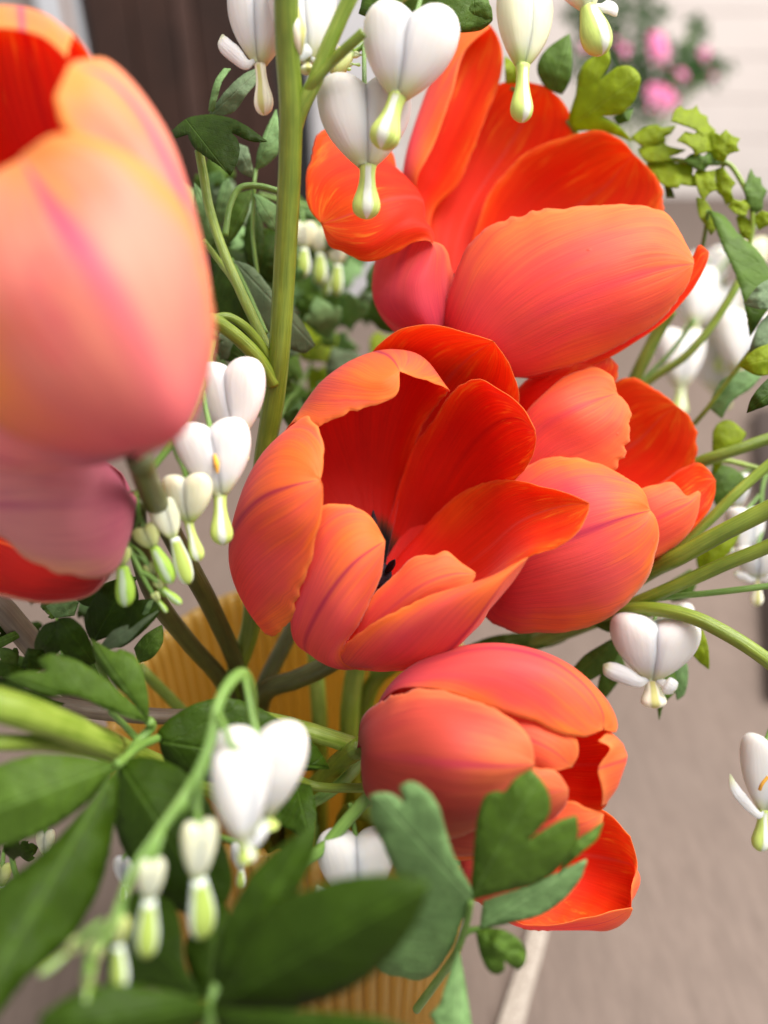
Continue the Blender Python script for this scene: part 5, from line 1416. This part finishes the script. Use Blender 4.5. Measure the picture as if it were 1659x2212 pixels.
stalk("thick ribbed green stem rising right from behind the sideways tulip", [(1720, 1070, 16.6), (1659, 1100, 16.9), (1560, 1150, 17.3), (1460, 1205, 17.9), (1400, 1235, 18.6), (1300, 1300, 19.8), (1100, 1400, 21.5)], .21, M_stem)
stalk("olive green stem just below the thick ribbed one", [(1720, 1150, 16.6), (1659, 1180, 16.9), (1560, 1220, 17.4), (1460, 1265, 18.0), (1390, 1295, 18.5), (1280, 1345, 19.6), (1080, 1420, 21.5)], .165, M_stem)
stalk("green ribbed stem bowing down to the right over the open white heart", [(1740, 1500, 16.8), (1659, 1428, 16.9), (1580, 1375, 17.1), (1500, 1335, 17.5), (1420, 1317, 18.0), (1350, 1318, 18.6), (1240, 1350, 19.8), (1050, 1430, 21.6)], .17, M_stem)
stalk("thin green stem level with the right edge under the olive one", [(1720, 1258, 17.2), (1640, 1268, 17.4), (1540, 1280, 17.8), (1440, 1290, 18.3), (1380, 1300, 18.6), (1260, 1350, 19.8)], .075, M_pedicel)
stalk("slim bright stem above the thick ribbed one by the right edge", [(1720, 960, 18.2), (1659, 1005, 18.4), (1590, 1065, 18.6), (1530, 1125, 18.9), (1460, 1185, 19.3), (1380, 1240, 20.0)], .13, M_stem_bright)
stalk("blurred green stem crossing the leaf at the right edge", [(1740, 925, 19.0), (1659, 948, 19.2), (1580, 975, 19.4), (1510, 998, 19.8), (1440, 1040, 20.6)], .15, M_stem)
stalk("thin pale stem running under the right leaf", [(1740, 1040, 20.0), (1630, 1010, 20.2), (1560, 995, 20.4), (1500, 1010, 20.6)], .07, M_stem_bright)
stalk("straight green stem rising behind the lower edge of the orange tulip", [(1450, 670, 21.2), (1420, 720, 21.4), (1385, 790, 21.6), (1330, 900, 22.2), (1250, 1000, 22.6)], .19, M_stem)
stalk("bright slanting stem among the soft white hearts on the right", [(1620, 560, 21.0), (1590, 620, 21.0), (1540, 700, 21.2), (1480, 770, 21.4), (1400, 825, 22.0), (1330, 900, 22.6)], .115, M_stem_bright)
stalk("thin dark stalk beside the bright slanting stem", [(1500, 690, 22.4), (1450, 760, 22.6), (1400, 810, 22.8), (1350, 860, 23.0)], .07, M_pedicel)
L14 = leaf_thing("bright green leaf with a notched edge behind the fanned stems", (1560, 1000, 20.4))
lf(L14, M_leaf_lime, [(1541, 930), (1556, 912), (1576, 908), (1612, 937), (1596, 960), (1570, 965), (1560, 1000), (1543, 1026)], (1545, 1030, 20.8), (1600, 930, 20.4), fold=.3)
lf(L14, M_leaf_mid, [(1540, 1000), (1580, 1010), (1610, 1030), (1590, 1080), (1555, 1110), (1535, 1060)], (1540, 1005, 21.0), (1575, 1110, 20.8), fold=.3)
lf(L14, M_leaf_lime, [(1500, 1190), (1560, 1160), (1600, 1150), (1570, 1200), (1510, 1240)], (1500, 1230, 21.0), (1600, 1152, 20.8), fold=.3)
lf(L14, M_leaf_mid, [(1440, 1260), (1490, 1230), (1510, 1240), (1490, 1290), (1450, 1300)], (1440, 1290, 21.0), (1510, 1238, 20.8), fold=.3)
tube("petiole", [P(1545, 1030, 20.8), P(1500, 1090, 21.0), P(1450, 1160, 21.2)], [.06, .07], M_pedicel, L14)
L15 = leaf_thing("narrow green leaves hanging below the fanned stems round the white heart", (1330, 1360, 20.0))
for pts, b, t, m in (
    ([(1236, 1445), (1262, 1416), (1300, 1392), (1340, 1370), (1340, 1400), (1318, 1440), (1275, 1470)], (1340, 1372, 19.6), (1250, 1455, 19.6), M_leaf_mid),
    ([(1290, 1490), (1300, 1450), (1340, 1410), (1350, 1445), (1330, 1480), (1308, 1508)], (1345, 1412, 20.2), (1308, 1508, 20.2), M_leaf_mid),
    ([(1280, 1348), (1330, 1326), (1400, 1325), (1380, 1345), (1320, 1366)], (1400, 1328, 19.4), (1282, 1350, 19.4), M_leaf_mid),
    ([(1488, 1404), (1500, 1380), (1518, 1360), (1530, 1400), (1532, 1446), (1510, 1430)], (1510, 1360, 19.2), (1530, 1446, 19.2), M_leaf_lime),
    ([(1418, 1500), (1430, 1460), (1455, 1440), (1460, 1490), (1435, 1520), (1424, 1556)], (1455, 1436, 19.6), (1424, 1556, 19.4), M_leaf_mid),
    ([(1455, 1450), (1470, 1410), (1485, 1440), (1478, 1500), (1462, 1512)], (1468, 1408, 19.8), (1464, 1512, 19.6), M_leaf_pale),
    ([(1000, 1400), (1060, 1375), (1150, 1366), (1140, 1385), (1060, 1395)], (1150, 1370, 20.4), (1000, 1400, 20.8), M_leaf_mid),
    ([(1110, 1392), (1160, 1372), (1240, 1362), (1220, 1385), (1150, 1402)], (1240, 1365, 20.6), (1110, 1394, 20.8), M_leaf_mid)):
    lf(L15, m, pts, b, t, fold=.3)
tube("petiole", [P(1345, 1372, 19.7), P(1400, 1330, 19.4), P(1455, 1330, 19.4), P(1510, 1362, 19.2)], [.05, .05], M_pedicel, L15)
tube("petiole", [P(1460, 1332, 19.4), P(1462, 1400, 19.7), P(1456, 1440, 19.6)], [.04, .05], M_pedicel, L15)

# loose stems in and round the vase
stalk("thick bright green stem running in from the left edge to the vase", [(-80, 1505, 11.6), (0, 1522, 11.9), (130, 1568, 12.9), (270, 1630, 14.8), (380, 1675, 17.2), (480, 1715, 19.4)], .29, M_stem_bright, inside=True, ridges=7)
stalk("pale green side stem below the thick bright one at the left edge", [(-80, 1600, 12.0), (0, 1604, 12.2), (100, 1606, 13.0), (200, 1620, 14.2), (300, 1650, 15.8)], .14, M_stem_bright, ridges=5)
stalk("brownish stem lying level across the vase mouth", [(40, 1505, 16.4), (165, 1530, 17.0), (300, 1545, 17.6), (430, 1550, 18.4), (560, 1556, 19.4)], .20, M_stem_purple, inside=True, ridges=4)
stalk("pale cut stem end lying across the vase mouth toward the closed tulip", [(540, 1548, 16.6), (620, 1566, 16.7), (700, 1590, 16.8), (762, 1610, 17.0)], .19, M_stem_bright, ridges=4)
stalk("blurred purple brown stem at the left under the mauve tulip", [(-60, 1260, 16.6), (0, 1310, 16.8), (60, 1380, 17.2), (130, 1460, 17.8), (200, 1530, 18.6)], .27, M_stem_purple, ridges=4)
stalk("green stem standing upright in the vase below the open tulip", [(676, 1350, 22.6), (682, 1440, 22.5), (690, 1560, 22.2)], .26, M_stem_bright, inside=True, ridges=5)
stalk("dark stem leaning left in the vase behind the open tulip", [(660, 1300, 21.2), (610, 1400, 21.0), (575, 1470, 20.9), (550, 1540, 20.8)], .25, M_stem_dark, inside=True)
stalk("olive stem upright at the right inside of the vase mouth", [(815, 1420, 23.4), (795, 1500, 23.2), (780, 1580, 22.8)], .17, M_stem, inside=True)
stalk("pale green stem slanting out of the vase at the left of the mouth", [(300, 1440, 20.2), (360, 1500, 20.6), (420, 1560, 20.8), (470, 1600, 20.8)], .17, M_stem, inside=True)
stalk("slim green stem level behind the nodding heart's leaf", [(600, 1660, 16.4), (680, 1698, 16.8), (760, 1702, 16.6), (830, 1700, 16.6)], .10, M_stem, ridges=4)
stalk("green stem slanting from the vase rim up to the closed tulip", [(560, 1760, 17.6), (660, 1740, 17.2), (740, 1690, 17.4), (800, 1620, 18.4)], .13, M_pedicel, ridges=4)
stalk("dark slanting stem by the inside of the vase right of centre", [(860, 1560, 20.0), (790, 1610, 19.6), (720, 1680, 19.6), (660, 1740, 19.8)], .20, M_stem, inside=True)

# ------------------------------------------------------------------ pink flowering plant far behind
GPX, GPY = on_plane(1400, 520).x, on_plane(1400, 520).y
PD = 95.0
pk = thing("potted_plant", "bushy plant with pink hanging flowers before the pale boards", "plant", (P(1400, 120, PD).x, P(1400, 120, PD).y, 0))
pr = random.Random(3)
def at95(x, y):
    return P(x, y, PD + pr.uniform(-5, 5))
pc = P(1400, 120, PD)
M_far = leaf_material("leaf_far", (0.045, 0.10, 0.030), (0.08, 0.16, 0.05), seed=9)
v, f, uv_ = [], [], []
clumps = [(1330, 40, 110, 60), (1400, 140, 130, 70), (1290, 130, 80, 70), (1480, 150, 90, 50), (1400, 220, 80, 50), (1330, 220, 70, 50), (1545, 150, 40, 22), (1500, 60, 24, 26), (1260, 20, 50, 40), (1350, -40, 120, 50), (1505, 70, 14, 22)]
for (cx, cy2, rx, ry) in clumps:
    for i in range(int(rx * ry / 26)):
        while True:
            ux, uy, uz = pr.uniform(-1, 1), pr.uniform(-1, 1), pr.uniform(-1, 1)
            if ux * ux + uy * uy + uz * uz < 1: break
        c = P(cx + ux * rx, cy2 + uy * ry, PD + uz * 6)
        a = Vector((pr.uniform(-1, 1), pr.uniform(-1, 1), pr.uniform(-.8, .6))).normalized()
        b = a.cross(Vector((pr.uniform(-1, 1), pr.uniform(-1, 1), pr.uniform(-1, 1)))).normalized()
        L = pr.uniform(.008, .017)
        o = len(v)
        nn = a.cross(b) * L * .15
        v += [c, c + a * L * .5 + b * L * .35 + nn, c + a * L, c + a * L * .5 - b * L * .35 + nn, c + a * L * .5]
        uv_ += [(0, 0), (.3, .5), (0, 1), (-.3, .5), (0, .5)]
        f += [(o, o + 1, o + 4), (o + 1, o + 2, o + 4), (o + 2, o + 3, o + 4), (o + 3, o, o + 4)]
fo = mesh_obj("foliage", v, f, M_far, pk, uv_)
fo['kind'] = 'stuff'
for (x, y, w) in ((1420, 95, 40), (1432, 115, 34), (1415, 110, 30), (1412, 205, 38), (1432, 215, 36), (1448, 222, 26), (1522, 118, 22), (1470, 160, 18), (1350, 110, 20), (1262, 105, 16), (1480, 165, 14), (1540, 165, 12), (1330, 90, 12)):
    heart(pk, x, y, PD - 7, w, w * 1.15, roll=pr.uniform(-20, 20), yaw=pr.uniform(-40, 40), drop=w * .4, mat=M_pinkheart, dmat=M_pinkheart)
for (x, y) in ((1330, 40), (1400, 140), (1480, 150), (1330, 220), (1545, 150), (1500, 60)):
    tube("stem", [P(x, y, PD), P((x + 1370) / 2, (y + 330) / 2, PD), Vector((P(1370, 330, PD).x, P(1370, 330, PD).y, 0.05))], [.25, .3], M_pedicel, pk, 7)
pb = Vector((P(1370, 330, PD).x, P(1370, 330, PD).y, 0))
prof = [(0.0, .035), (.01, .038), (.07, .05), (.075, .053), (.085, .053), (.086, .047), (.06, .044)]
v, f = [], []
for zz, r in prof:
    for k in range(28):
        a = 2 * math.pi * k / 28
        v.append((pb.x + r * math.cos(a), pb.y + r * math.sin(a), zz + .0005))
for j in range(len(prof) - 1):
    for k in range(28):
        f.append((j * 28 + k, j * 28 + (k + 1) % 28, (j + 1) * 28 + (k + 1) % 28, (j + 1) * 28 + k))
f += [tuple(reversed(range(28))), tuple((len(prof) - 1) * 28 + k for k in range(28))]
mesh_obj("pot", v, f, plain("pot_grey", (.35, .33, .31), .6, .3), pk)
